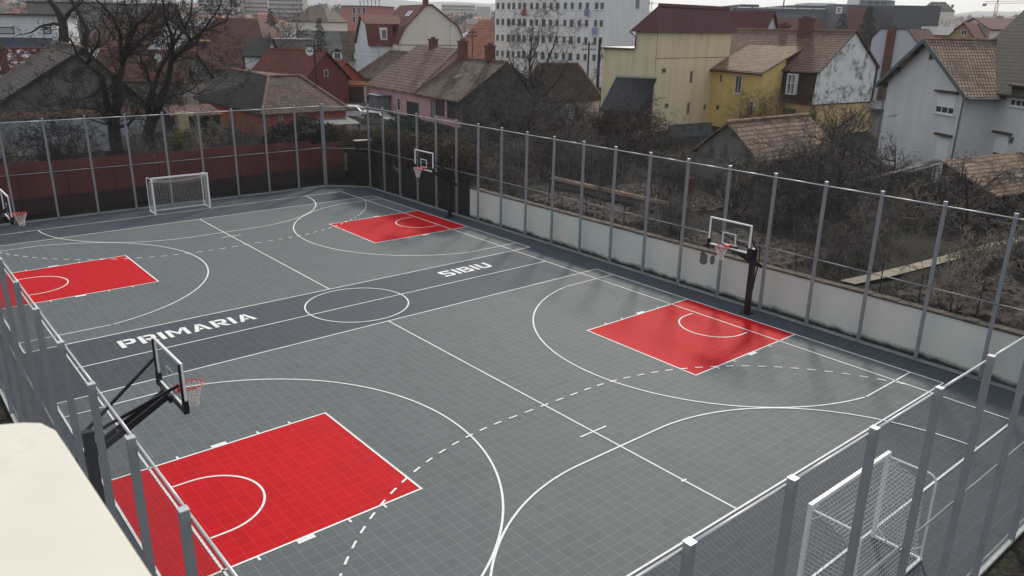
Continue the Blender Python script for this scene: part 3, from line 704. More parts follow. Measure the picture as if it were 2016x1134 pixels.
W_OCH = mat('dirty ochre render', (.6, .43, .2), .85, var=.15, scale=.8, streak=.25, bump=.2)
W_BEI = mat('beige render', (.74, .62, .40), .85, var=.06, scale=.4, streak=.22, bump=.15, dark=(.5, .41, .25), dscale=.3, dth=.6)
W_STAIN = mat('white render with black stains', (.72, .72, .70), .9, var=.08, scale=1, bump=.3, dark=(.16, .16, .16), dscale=.8, dth=.505)
W_PINK = mat('pink render', (.55, .34, .35), .85, var=.12, scale=.8, streak=.2, dark=(.3, .27, .3), dscale=.5, dth=.55)
W_CREAM = mat('cream render', (.74, .67, .58), .85, var=.05, scale=.4, streak=.08)
W_ORG = mat('orange render', (.50, .12, .045), .85, var=.1, scale=.8, streak=.2)
W_RDO = mat('red orange render', (.40, .075, .05), .85, var=.14, scale=.8, streak=.2)
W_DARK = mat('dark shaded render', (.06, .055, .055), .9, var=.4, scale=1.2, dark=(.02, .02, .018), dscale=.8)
W_OLD = mat('flaking grey plaster', (.17, .16, .145), .9, var=.2, scale=1, bump=.4, dark=(.06, .055, .05), dscale=.9, dth=.52)
W_BLOCK = mat('pale grey panel render', (.76, .75, .73), .85, var=.05, scale=.25, streak=.18)
W_WHITE = mat('white render', (.66, .67, .68), .8, var=.06, scale=.5, streak=.12)

# --- grey-white gable house at the right
GA, GB = Q(1750, 156, 7.2), Q(1905, 174, 7.2)
H = Hs('gabled_house', 'tall grey-white house at the right edge with its pointed gable towards the court', 'house', GA, GB, .8)
L_ = H.L; ap = H.hit('f', 1834, 80); rp = H.hit('l', 1936, 77.5, ap[0]); ew = H.hit('r', 1967, 170, L_)
tw_ = max(1.8, ew[1]); zr = ap[2]
H.body_t(0, L_, 0, tw_+4.5, 7.15, zr, W_GREY, T_TAN, oh=.85, of=.55, ridge=T_TAN, ar=ap[0], zb=0)
# main body with mossy roof, behind and to the right
T0 = tw_; ZE = 7.35; ZR = 12.6
b = MB(); b.poly([H.p(ap[0], T0, 0), H.p(L_+14, T0, 0), H.p(L_+14, T0, ZE), H.p(ap[0], T0, ZE)]); b.poly([H.p(ap[0], T0, 0), H.p(ap[0], T0, ZE), H.p(ap[0], T0+5, ZR), H.p(ap[0], T0+10, ZE), H.p(ap[0], T0+10, 0)]); b.poly([H.p(L_+14, T0, 0), H.p(L_+14, T0+10, 0), H.p(L_+14, T0+10, ZE), H.p(L_+14, T0+5, ZR), H.p(L_+14, T0, ZE)]); b.poly([H.p(L_+14, T0+10, 0), H.p(ap[0], T0+10, 0), H.p(ap[0], T0+10, ZE), H.p(L_+14, T0+10, ZE)])
H.put(b, 'main_wall', W_GREY)
b = MB(); sl = (ZR-ZE)/5
b.slope(H.p(ap[0]-.3, T0-.5, ZE-.5*sl+.13), H.p(L_+14.4, T0-.5, ZE-.5*sl+.13), H.p(L_+14.4, T0+5, ZR+.13), H.p(ap[0]-.3, T0+5, ZR+.13))
b.slope(H.p(L_+14.4, T0+10.5, ZE-.5*sl+.13), H.p(ap[0]-.3, T0+10.5, ZE-.5*sl+.13), H.p(ap[0]-.3, T0+5, ZR+.13), H.p(L_+14.4, T0+5, ZR+.13)); H.put(b, 'main_roof', T_MOSS)
# barge boards, gutters
BB = mat('grey green barge board', (.10, .125, .12), .7, var=.15)
b = MB()
sla = (zr-7.15)/ap[0]; slb = (zr-7.15)/(L_-ap[0])
b.bar(H.p(-.87, -.6, 7.15-.87*sla+.0), H.p(ap[0], -.6, zr+.0), .08, .26); b.bar(H.p(L_+.87, -.6, 7.15-.87*slb+.0), H.p(ap[0], -.6, zr+.0), .08, .26)
for q, (aa_, zz_) in enumerate(((1.2, 8.1), (L_-1.2, 8.1))): b.bar(H.p(aa_, -.6, zz_-.25), H.p(aa_, 0, zz_-.25), .14, .16)
H.put(b, 'barge_board', BB)
H.pipe([(-.8, -.5, 7.15-.8*sla), (-.05, -.12, 6.5), (-.06, -.12, 1)]); H.pipe([(L_+.85, -.45, 7.15-.85*slb), (L_+.02, -.15, 6.6), (L_-.1, -.12, 1)])
b = MB(); b.tube([H.p(L_+.95, -.5, 7.15-.85*slb-.02), H.p(L_+.95, tw_-.4, 7.15-.85*slb-.02)], .09, 8); H.put(b, 'gutter', GUT)
H.wpx('f', 1829, 94.5, 1842, 117.5, mull=0, fm=GREYF, nm='attic_window')
H.wpx('f', 1841, 186, 1886, 221, mull=2, sill=True, roller=.68, fr=.08); H.wpx('f', 1839, 271, 1873, 312, mull=0, roller=.98, fr=.08)
H.wpx('f', 1988, 174, 2030, 208, off=T0, mull=2, sill=True, roller=.7, fr=.08)
f_ = H.wpx('f', 1952, 267, 1990, 312, off=T0, mull=1, roller=.75, fr=.08)
H.wpx('f', 1985, 270, 1997, 281, off=T0, mull=0, fm=GREYF)

# --- yellow house with white stained gable
A_, B_ = Q(1603, 207, 3.75), Q(1719, 200, 3.75)
H = Hs('yellow_house', 'yellow house with long brown tiled roof and black-stained white gable end', 'house', A_, B_, .3)
L_ = H.L; ap = H.hit('f', 1684, 64); s1 = H.hit('f', 1616, 139); s2 = H.hit('f', 1723, 130)
DEP = 17.5
zg = ap[2]; ze = s1[2]; ze2 = s2[2]
b = MB(); b.hexa([H.p(0, 0, 3.8), H.p(L_, 0, 3.8), H.p(s2[0]+.1, 0, ze2), H.p(ap[0], 0, zg), H.p(s1[0], 0, ze)], [H.p(0, .3, 3.8), H.p(L_, .3, 3.8), H.p(s2[0]+.1, .3, ze2), H.p(ap[0], .3, zg), H.p(s1[0], .3, ze)]); H.put(b, 'gable_wall', W_STAIN)
H.put(H.boxm(.35, L_-.15, .04, DEP, -.2, 3.79), 'lower_wall', W_OCH)
b = MB(); b.bar(H.p(-.05, -.02, 3.75), H.p(L_+.05, -.02, 3.75), .1, .1); H.put(b, 'cornice', mat('dark weathered trim', (.06, .045, .04), .9))
b = MB(); b.hexa([H.p(0, .31, 3.75), H.p(s1[0], .31, ze), H.p(s1[0], 7, ze), H.p(0, 7, 3.75)], [H.p(.9, .31, 3.75), H.p(s1[0]+.9, .31, ze), H.p(s1[0]+.9, 7, ze), H.p(.9, 7, 3.75)])
H.put(b, 'tile_hung_wall', tiles('dark red brown shingles', (.12, .055, .042), (.095, .045, .036), th=.16, tw=.14, seam=.012))
b = MB(); sl = (zg-ze)/(ap[0]-s1[0]); sl2 = (zg-ze2)/(s2[0]+.1-ap[0]); u = .14
x0 = s1[0]-.35
b.slope(H.p(x0, DEP, ze-.35*sl+u), H.p(x0, -.15, ze-.35*sl+u), H.p(ap[0], -.15, zg+u), H.p(ap[0], DEP, zg+u))
b.slope(H.p(s2[0]+.5, -.15, ze2-.4*sl2+u), H.p(s2[0]+.5, DEP, ze2-.4*sl2+u), H.p(ap[0], DEP, zg+u), H.p(ap[0], -.15, zg+u)); rf = H.put(b, 'roof', T_BROWN)
b = MB(); p0, p1 = H.p(ap[0], -.15, zg+u), H.p(ap[0], DEP, zg+u)
for i in range(46): b.tube([p0.lerp(p1, i/46), p0.lerp(p1, (i+1.12)/46)], [.1, .125], 6)
H.put(b, 'ridge_tiles', T_BROWN, rf)
b = MB(); b.bar(H.p(s2[0]+.5, -.2, ze2-.4*sl2+u), H.p(ap[0], -.2, zg+u), .1, .16); b.bar(H.p(s2[0]+.2, -.06, 3.75), H.p(s2[0]+.3, -.06, ze2), .16, .2); H.put(b, 'verge_board', mat('red brown boards', (.08, .035, .028), .8, var=.2), rf)
cp = H.hit('l', 1588, 62, ap[0]-.3)
H.chimney(ap[0]-.5, cp[1], zg-1.2, zg+1.15, 1.1, par=rf)
cp = H.hit('l', 1538, 57, ap[0]); H.chimney(ap[0]+.6, cp[1], zg-1, zg+.55, .8, par=rf)
# projecting yellow wing on the court side
wa = H.hit('l', 1403, 137, 0); 
yf = Q(1396, 262, .4); wt = (Vector((yf.x, yf.y, 0))-H.A).dot(H.n); ws = (Vector((yf.x, yf.y, 0))-H.A).dot(H.e)
ws *= .55; c0 = H.hit('l', 1402, 137, ws); c1 = H.hit('l', 1502, 140, ws)
t1_, t0_ = c0[1], c1[1]; zw = (c0[2]+c1[2])/2
b = MB(); q = [H.p(ws, t0_, -.2), H.p(ws, t1_, -.2), H.p(s1[0]+.2, t1_, -.2), H.p(s1[0]+.2, t0_, -.2)]; slw = (ze+.55*(zg-ze)-zw)/(s1[0]+.55*(ap[0]-s1[0])-ws); zt = zw+slw*(s1[0]+.2-ws)
b.hexa(q, [H.p(ws, t0_, zw-.05), H.p(ws, t1_, zw-.05), H.p(s1[0]+.2, t1_, zt-.05), H.p(s1[0]+.2, t0_, zt-.05)]); H.put(b, 'wing_wall', W_YEL)
am = s1[0]+.55*(ap[0]-s1[0]); zm = ze+.55*(zg-ze)+.12; b = MB(); slw = (zm-zw-.14)/(am-ws); zz = zw-.35*slw+.14; b.slope(H.p(ws-.35, t1_+.2, zz), H.p(ws-.35, t0_-.3, zz), H.p(am+.1, t0_-.3, zm+.06), H.p(am+.1, t1_+.2, zm+.06)); H.put(b, 'wing_roof', tiles('lighter brown clay tiles', (.36, .235, .155), (.25, .16, .11), th=.36, tw=.22, moss=(.06, .05, .04), mth=.6))
b = MB(); b.tube([H.p(ws-.42, t1_+.2, zz-.16), H.p(ws-.42, t0_-.3, zz-.16)], .08, 8); b.tube([H.p(ws-.38, t1_+.15, zz-.2), H.p(ws-.08, t1_+.1, zz-.7), H.p(ws-.08, t1_+.1, 0)], .06, 8); H.put(b, 'gutter', GUTB)
H.wpx('l', 1446, 149, 1462, 183, off=ws, mull=1, sill=True); H.wpx('l', 1417, 147, 1422, 161, off=ws, mull=0, fm=GREYF, pm=BLUEG); H.wpx('l', 1410, 207, 1416, 215, off=ws, mull=0, fm=GREYF)
H.wpx('l', 1474, 199, 1485, 228, off=ws, mull=0, nm='door', pm=BLUEG)
f_ = H.wpx('l', 1550, 146, 1572, 185, off=-.05, mull=1, hbar=.55, fr=.1, proud=.35)
H.wpx('l', 1540, 215, 1567, 240, off=.35, mull=0, fm=BF, pm=BLUEG, nm='door', proud=.08)
H.pipe([(-.1, 0.1, 3.7), (.1, -.1, 3.2), (.12, -.1, 0)], GUTB)

# --- beige three-storey building with burgundy roof
BA, BB_ = PD(1295, 63, 79), PD(1434, 62, 87)
H = Hs('beige_building', 'tall plain beige building with burgundy sheet roof and a lower left wing', 'building', BA, BB_, .8)
zt = BA.z
w1 = H.hit('l', 1252, 63); w2_ = H.hit('l', 1188, 97); t1 = w1[1]; t2 = w2_[1]; lowz = (w2_[2]+H.hit('l', 1249, 95)[2])/2
H.put(H.boxm(0, 12.5, 0, t1, 0, zt), 'wall', W_BEI); H.put(H.boxm(0.004, 10, t1+.003, t2, 0, lowz), 'wing_wall', W_BEI); H.put(H.boxm(-.2, 10.2, t1+.01, t2+.2, lowz+.003, lowz+.14), 'wing_roof', mat('pale sheet flashing', (.42, .42, .42), .4, .3))
tp = H.hit('f', 1302, 12, .5)[2]; e0 = H.p(-.5, t1+.4, zt); e1 = H.p(-.4, -.4, zt); e2 = H.p(12.9, -.4, zt); top0 = H.p(.3, .4, tp); top1 = H.p(12.2, .4, tp)
tl = H.p(max(1.0, H.hit('f', 1300, 8, t1-.5)[0]), t1-.5, tp)
def z_(v, z): return Vector((v.x, v.y, z))
b = MB(); b.hexa([z_(e0, zt+.003), z_(e1, zt+.003), z_(e2, zt+.003), H.p(12.9, t1+.4, zt+.003)], [z_(tl, tp), z_(top0, tp), z_(top1, tp), H.p(12.2, t1-.5, tp)])
rf = H.put(b, 'roof', mat('burgundy sheet', (.085, .014, .02), .5, .1, var=.12, scale=.6, streak=.2))
c1 = H.p(0, t1, 0); c2 = H.p(0, t2, 0)
b = MB()
for i in range(34): p = e1.lerp(e2, i/33); q = top0.lerp(top1, i/33); b.bar(z_(p, zt+.02), z_(q, tp), .035, .05)
for i in range(12): p = e0.lerp(e1, i/12); q = tl.lerp(top0, i/12); b.bar(z_(p, zt+.02), z_(q, tp-.1+.1*i/12), .035, .05)
b.bar(z_(top0-H.n*.05, tp+.1), z_(top1-H.n*.05, tp+.1), .16, .3); H.put(b, 'seams', mat('burgundy seam', (.1, .02, .028), .45, .1), rf)
g0_ = H.hit('f', 1295, 115); b = MB(); b.bar(H.p(0, -.01, g0_[2]), H.p(12.5, -.01, g0_[2]), .03, .05); b.bar(H.p(0, -.015, 0), H.p(0, -.015, zt), .04, .03); H.put(b, 'movement_joint', mat('joint', (.2, .16, .1), .9))
W2 = dict(fm=mat('plastered reveal', (.33, .27, .17), .9), fr=.1, mull=0)
for q in ((1302, 134, 1311, 144), (1357, 139, 1364, 163), (1308, 203, 1316, 213), (1351, 201, 1358, 225), (1384, 205, 1390, 216)): H.wpx('f', *q, **W2)
b = MB(); b.tube([z_(e0, zt), H.p(-.1, t1-.1, zt-.5), H.p(-.1, t1-.1, lowz+.1)], .06, 8); b.tube([H.p(-.26, t1, lowz+.03), H.p(-.26, t2+.1, lowz+.03), H.p(-.1, t2-.05, lowz-1)], .06, 8); H.put(b, 'gutter', GUTB)
# rubble stone wall at its foot
st = thing('rubble_wall', 'low grey rubble stone wall at the foot of the beige building', 'wall', (48, 24, .8)); b = MB(); rn = random.Random(7)
p0 = P(1320, 272, .8); p1 = P(1396, 266, .8)
for i in range(26):
    for j in range(3):
        q = p0.lerp(p1, (i+rn.uniform(0, .3))/26); w_ = rn.uniform(.2, .32); z = .75+j*.42
        b.box(q.x-w_, q.y-.2, z, q.x+w_, q.y+.2, z+.4)
b.build('stones', mat('grey rubble', (.11, .12, .12), .9, var=.5, scale=2, bump=.6), st)

# --- burgundy tiled gable behind, between the beige and yellow houses
A_ = PD(1437, 80, 100); B_ = PD(1500, 80, 96)
H = Hs('red_tiled_house', 'house with dark red tiled roof and plain grey gable, between beige building and yellow house', 'house', PD(1428, 90, 100), PD(1492, 90, 97), .8)
pk = H.hit('f', 1484, 25); H.body_s(-8, pk[0]+.0, 0, 9, 6.5, pk[2]+.2, W_GREY, T_BURG, oh=.4)

# --- lean-to with blue-black metal tiles
H = Hs('lean_to', 'lean-to shed with glossy blue-black metal tile roof against the beige building', 'shed', Q(1180, 216, 3.0), Q(1258, 223, 2.9), .8)
r1 = H.hit('f', 1213, 150, 3.6); r2 = H.hit('f', 1293, 157, 3.6); zr = (r1[2]+r2[2])/2
b = MB(); b.slope(H.p(0, 0, 3.0), H.p(H.L, 0, 2.95), H.p(r2[0], 3.6, zr), H.p(r1[0], 3.6, zr), .1); H.put(b, 'roof', T_SLATE)
b = MB(); b.hexa([H.p(.3, .4, 0), H.p(H.L-.1, .4, 0), H.p(r2[0]-.3, 3.5, 0), H.p(r1[0]+.3, 3.5, 0)], [H.p(.3, .4, 3.0), H.p(H.L-.1, .4, 3.0), H.p(r2[0]-.3, 3.5, zr-.15), H.p(r1[0]+.3, 3.5, zr-.15)]); H.put(b, 'wall', mat('dark boards', (.03, .028, .03), .8, var=.4, streak=.4))
b = MB(); b.bar(H.p(r1[0], 3.62, zr+.1), H.p(r2[0], 3.62, zr+.1), .06, .16); H.put(b, 'flashing', mat('pale sheet flashing', (.5, .5, .5), .4))

# --- small brown-tiled house in the middle trees
H = Hs('cottage', 'small cottage with brown tiled roof behind the bare tree, left of the blue-black lean-to', 'house', Q(1092, 193, 3.6), Q(1180, 190, 3.6), .8)
r = H.hit('f', 1110, 127, 3.0); H.body_s(-.2, H.L, 0, 6, 3.6, r[2], W_GREY, tiles('dark red brown old tiles', (.09, .045, .035), (.06, .035, .03), th=.3, tw=.2, moss=(.03, .025, .02), mth=.5), hip=(.01, .9), ridge=T_BROWN)

# --- pink long house
H = Hs('long_house', 'long low pink house with brown tiled roof in two steps and brick chimneys', 'house', Q(727, 164, 3.7), Q(908, 194, 3.7), .4)
L_ = H.L; mid = H.hit('f', 820, 182)[0]; h_ = 5.2
r1 = H.hit('f', 863, 93, h_); r2 = H.hit('f', 1000, 122, h_)
rfa = H.body_s(0, mid, 0, 2*h_, 3.75, r1[2]-.1, W_PINK, tiles('long brown tiles', (.24, .165, .125), (.17, .115, .09), th=.45, tw=.4, moss=(.04, .035, .03), mth=.62), hip=(2.5, 0), oh=.4, oe=.1)
rfb = H.body_s(mid+.12, L_, 0, 2*h_, 3.6, r2[2]-.1, W_PINK, T_OLD, oh=.4, oe=.2, ridge=T_OLD)
b = MB(); b.poly([H.p(L_+.03, -.02, .2), H.p(L_+.03, 2*h_, .2), H.p(L_+.03, 2*h_, 3.6), H.p(L_+.03, h_, r2[2]-.1), H.p(L_+.03, -.02, 3.6)]); H.put(b, 'gable_wall', W_DARK)  # end wall overlaid in a dark colour that holds its shade and ivy
for X, rf_ in ((853, rfa), (911, rfb), (965, rfb)):
    c = H.hit('f', X, 95, h_); zt = H.hit('f', X, 79 if X < 900 else (83 if X < 950 else 92), h_)[2]; H.chimney(max(.8, min(c[0], L_-.6)), h_, r1[2]-1, zt, .8, par=rf_)
for q in ((783, 193, 788, 218), ): H.wpx('f', *q, mull=0)
H.wpx('f', 802, 203, 824, 236, mull=0, fm=BF, nm='door'); H.wpx('f', 849, 198, 859, 232, mull=0, fm=BF, nm='door', pm=GREYF)
for q in ((860, 194, 875, 226), (881, 200, 907, 232)): H.wpx('f', *q, mull=2, fm=BF, fr=.12)
H.wpx('f', 743, 193, 757, 216, mull=0, fm=KF, nm='door')
em = H.hit('f', 905, 155, 2.6)
b = MB(); b.hexa([H.p(em[0]-.6, 1.9, em[2]-.3), H.p(em[0]+.6, 1.9, em[2]-.3), H.p(em[0]+.5, 2.9, em[2]+.25), H.p(em[0]-.5, 2.9, em[2]+.25)], [H.p(em[0]-.35, 1.9, em[2]+.12), H.p(em[0]+.35, 1.9, em[2]+.12), H.p(em[0]+.3, 2.9, em[2]+.4), H.p(em[0]-.3, 2.9, em[2]+.4)]); H.put(b, 'eyebrow_vent', T_OLD, rfb)
b = MB(); b.box(0, 0, 0, .1, .1, .1); 
H.put(H.boxm(3.5, 6.0, -1.6, -.1, .3, 2.7), 'porch', mat('grey porch boards', (.16, .16, .17), .8, var=.3, streak=.3)); H.put(H.boxm(3.3, 6.2, -1.8, -.05, 2.703, 2.8), 'porch_roof', GUT)
b = MB(); b.tube([H.p(2.0, 3.0, 5.6), H.p(2.0, 3.0, 8.0)], .03, 6); b.tube([H.p(1.5, 3.0, 7.7), H.p(2.5, 3.0, 7.7)], .015, 4); H.put(b, 'aerial', GUT)

# --- orange house with old tiled hipped roof
A_ = Q(520, 219, 3.2); B_ = PY(680, 213, A_.y-.2)
H = Hs('orange_house', 'low red-orange house with old patchy hipped tile roof, behind the red fence', 'house', A_, B_, .5)
L_ = H.L; r1 = H.hit('f', 500, 139, 4.5); r2 = H.hit('f', 609, 148, 4.0); zr = r2[2]
PT = tiles('patchy orange brown tiles', (.2, .125, .09), (.09, .06, .048), th=.36, tw=.24, moss=(.035, .03, .025), mth=.5)
LB = 17.5; H.put(H.boxm(0, L_, 0, LB, 0, 3.1), 'wall', W_RDO); H.put(H.boxm(-.02, -.001, 5, LB, .5, 3.09), 'side_wall', W_ORG)
q1, q2, q3 = H.p(2.3, 4.2, zr), H.p(5.3, 4.2, zr), H.p(3.2, LB-1.5, zr+.05); o_ = .4; c = [H.p(-o_, -o_, 3.0), H.p(L_+o_, -o_, 3.0), H.p(L_+o_, LB+o_, 3.0), H.p(-o_, LB+o_, 3.0)]
b = MB(); b.slope(c[0], c[1], q2, q1); b.slope(c[1], c[2], q3, q2); b.poly([q1, q2, q3]); rf = H.put(b, 'roof', PT)
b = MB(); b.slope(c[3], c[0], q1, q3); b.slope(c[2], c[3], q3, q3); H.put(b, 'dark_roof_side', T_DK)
b = MB()
for u_, v_ in ((c[0], q1), (c[1], q2), (q1, q2), (q1, q3), (q3, c[3])):
    n = max(2, int((v_-u_).length/.38))
    for i in range(n): b.tube([u_.lerp(v_, i/n), u_.lerp(v_, (i+1.12)/n)], [.1, .125], 6)
H.put(b, 'ridge_tiles', T_OLD, rf)
H.wpx('f', 588, 225, 601, 236, mull=0, pm=BLUEG); H.wpx('f', 548, 228, 556, 236, mull=0)
b = MB(); b.slope(H.p(L_-4.4, -2.6, 2.0), H.p(L_+.1, -2.6, 2.0), H.p(L_+.1, -.1, 2.35), H.p(L_-4.4, -.1, 2.35), .06); H.put(b, 'awning', mat('corrugated grey sheet', (.15, .15, .15), .6, .2, var=.4, scale=4, streak=.5))
b = MB()
for a_ in (L_-4.3, L_): b.bar(H.p(a_, -2.5, .2), H.p(a_, -2.5, 1.95), .09)
H.put(b, 'awning_post', PANEL)

# --- dark red house with gable, and its orange tiled neighbour
H = Hs('red_house', 'red roofed house with dark red gable and one satellite dish, above the orange house', 'house', Q(500, 152, 3.9), Q(592, 158, 3.9), .8)
r = H.hit('f', 560, 99, 4); H.body_s(-1, H.L+.4, 0, 8, 3.9, r[2], mat('dark red render', (.16, .035, .03), .85, var=.2), T_RED, hip=(0, 0), ridge=T_RED)
b = MB(); c = H.p(H.L+.9, 0, 5.5); b.tube([H.p(H.L-1.2, .5, 5.0), H.p(H.L-1.2, .4, 6.6)], .03, 6); H.put(b, 'mast', GUT)
H.win('r', 4, 4.2, .7, .8, off=H.L+.4, mull=0)
H = Hs('side_house', 'narrow red-walled house end with bright orange tiles beside the utility pole', 'house', Q(608, 150, 3.6), Q(648, 165, 3.0), .8)
H.body_s(0, H.L, 0, 5, 3.4, 5.6, W_RDO, T_ORANGE, ridge=T_ORANGE)
# --- gateway wall
H = Hs('gateway', 'orange rendered courtyard gateway with tiled cap and dark red double gate', 'gate', Q(647, 165, 3.0), Q(719, 166, 3.0), .5)
GP = mat('salmon render', (.40, .17, .12), .85, var=.12, streak=.2); a1 = H.hit('f', 681, 180)[0]
H.put(H.boxm(0, a1, 0, .35, 0, 3.0), 'wall', GP); H.put(H.boxm(a1, H.L-.25, .05, .25, .2, 2.7), 'gate_leaf', mat('dark red boards', (.055, .016, .018), .6, var=.2, streak=.3)); H.put(H.boxm(H.L-.22, H.L+.05, 0, .35, 0, 3.0), 'gate_post', mat('white post', (.5, .5, .5), .8))
b = MB(); b.slope(H.p(-.1, -.4, 2.95), H.p(H.L+.1, -.4, 2.95), H.p(H.L+.1, .3, 3.4), H.p(-.1, .3, 3.4), .08); H.put(b, 'tiled_cap', T_ORANGE)
H.wpx('f', 654, 180, 666, 192, mull=0, fm=BF)

# --- small hipped roof in the middle
H = Hs('small_house', 'small orange-walled house under an old hipped roof, left of the long pink house', 'house', Q(700, 148, 3.5), Q(745, 153, 3.5), .8)
r = H.hit('f', 760, 101, 4); H.body_s(0, 16, 0, 8, 3.5, r[2], mat('ochre orange render', (.42, .22, .09), .85, var=.12), T_OLD, hip=(3, 3), ridge=T_OLD)

# --- cream mansard house with red roof
H = Hs('mansard_house', 'big cream house with red mansard roof and wide plain gable in the middle distance', 'house', PD(782, 88, 138), PY(911, 90, PD(782, 88, 138).y-3), .8)
L_ = H.L; ap1 = H.hit('f', 838, 9); ap2 = H.hit('f', 850, 9); k1 = H.hit('f', 798, 52); k2 = H.hit('f', 900, 50); e1 = H.hit('f', 783, 87); e2 = H.hit('f', 911, 74)
dp = 14; prof = [(0, e1[2]), (max(k1[0], .6), k1[2]), (ap1[0], ap1[2]), (ap2[0], ap2[2]), (k2[0], k2[2]), (L_, e2[2])]
b = MB(); f = [H.p(0, 0, 0), H.p(L_, 0, 0)]+[H.p(a, 0, z) for a, z in prof[::-1]]; g_ = [q+H.n*dp for q in f]; b.hexa(f, g_); H.put(b, 'wall', W_CREAM)
b = MB()
for i in range(5):
    (a0, z0), (a1, z1) = prof[i], prof[i+1]; ex = .25
    p, q = H.p(a0, -.35, z0+.05), H.p(a1, -.35, z1+.05); nn = H.n*(dp+.7)
    if i < 3: b.slope(p+nn, p, q, q+nn, .2) if i < 2 else b.slope(p+nn, p, q, q+nn, .2)
    else: b.slope(q, q+nn, p+nn, p, .2)
rf = H.put(b, 'roof', T_RED); H.chimney(ap1[0]+.5, 1.5, ap1[2]-.5, ap1[2]+.8, .8, par=rf)
b = MB(); b.bar(H.p(0, -.03, e1[2]-.1), H.p(L_, -.03, e1[2]-.1), .08, .12); H.put(b, 'string_course', mat('tan trim', (.3, .2, .13), .8))
# side cross wing roof to the left
WA = H.hit('f', 728, 88, 3)[0]
cw = MB(); zc = H.hit('f', 760, 30, 4)[2]
H.put(H.boxm(WA, -.05, 3, 13, 0, e1[2]), 'wing_wall', W_WHITE)
cw.slope(H.p(WA-.4, 2.6, e1[2]-.2), H.p(.4, 2.6, e1[2]-.2), H.p(.4, 4.0, e1[2]+3.2), H.p(WA-.4, 4.0, e1[2]+3.2), .2); cw.slope(H.p(WA-.4, 4.0, e1[2]+3.2), H.p(2.5, 4.0, e1[2]+3.2), H.p(2.5, 7.5, zc), H.p(WA-.4, 7.5, zc), .2); cw.slope(H.p(2.5, 12, e1[2]), H.p(WA-.4, 12, e1[2]), H.p(WA-.4, 7.5, zc), H.p(2.5, 7.5, zc), .2)
rw = H.put(cw, 'wing_roof', T_RED); b = MB(); b.poly([H.p(WA-.02, 3, e1[2]), H.p(WA-.02, 4.0, e1[2]+3.1), H.p(WA-.02, 7.5, zc-.2), H.p(WA-.02, 12, e1[2])]); H.put(b, 'wing_gable', W_WHITE)
b = H.boxm(WA*.36-.6, WA*.36+.6, 2.9, 4.4, e1[2]+.6, e1[2]+2.6); H.put(b, 'dormer', W_WHITE, rw); H.win('f', WA*.36, e1[2]+.8, .8, 1.5, off=2.88, mull=1, pm=BLUEG)
b = MB()
for i in range(2):
    a_ = k1[0]+(ap1[0]-k1[0])*.55; z_r = k1[2]+(ap1[2]-k1[2])*.55; t_ = 3.0+i*1.4; d_ = (H.p(ap1[0], 0, ap1[2])-H.p(k1[0], 0, k1[2])).normalized(); c = H.p(a_, t_, z_r+.14); up_ = d_*.6
    b.hexa([c-up_, c+up_, c+up_+H.n*.8, c-up_+H.n*.8], [c-up_+Vector((0, 0, .06)), c+up_+Vector((0, 0, .06)), c+up_+H.n*.8+Vector((0, 0, .06)), c-up_+H.n*.8+Vector((0, 0, .06))])
H.put(b, 'skylight', mat('pale skylight', (.6, .62, .65), .2), rf)

# --- grey scalloped roof with two dormers
H = Hs('dormer_house', 'house with pale grey scalloped and brown roof halves and two small dormers', 'house', Q(622, 117, 3.9), Q(728, 118, 3.9), .8)
L_ = H.L; r = H.hit('f', 600, 60, 4.5); zr = r[2]
b = MB(); md = H.hit('f', 680, 110)[0]
H.put(H.boxm(-.5, L_+1, 0, 9, 0, 3.9), 'wall', mat('blue grey render', (.4, .42, .46), .85, var=.12, streak=.2))
b.slope(H.p(-3.5, -.3, 3.8), H.p(md, -.3, 3.8), H.p(md-1.0, 4.5, zr), H.p(-3.5, 4.5, zr), .15); rf = H.put(b, 'roof', T_GREYP)
b = MB(); b.slope(H.p(md+.02, -.3, 3.8), H.p(L_+2, -.3, 3.8), H.p(L_+2, 4.5, zr), H.p(md-.98, 4.5, zr), .15); b.slope(H.p(L_+2, 9.3, 3.8), H.p(-3.5, 9.3, 3.8), H.p(-3.5, 4.5, zr), H.p(L_+2, 4.5, zr), .15); rf2 = H.put(b, 'brown_roof', T_OLD)
for X, par, mm in ((664, rf, WF), (706, rf2, WF)):
    c = H.hit('f', X, 104)[0]; H.put(H.boxm(c-.9, c+.9, -.05, 2.2, 3.95, 5.3), 'dormer', W_WHITE, par)
    b = MB(); b.slope(H.p(c-1.15, 2.6, 5.2), H.p(c-1.15, -.3, 5.2), H.p(c, -.3, 5.95), H.p(c, 2.6, 5.95), .1); b.slope(H.p(c+1.15, -.3, 5.2), H.p(c+1.15, 2.6, 5.2), H.p(c, 2.6, 5.95), H.p(c, -.3, 5.95), .1); b.poly([H.p(c-.9, -.05, 5.25), H.p(c+.9, -.05, 5.25), H.p(c, -.05, 5.8)]); H.put(b, 'dormer_roof', T_DK, par)
    H.win('f', c, 4.05, 1.1, 1.1, off=-.06, mull=1, pm=DARKW if X < 700 else BLUEG)

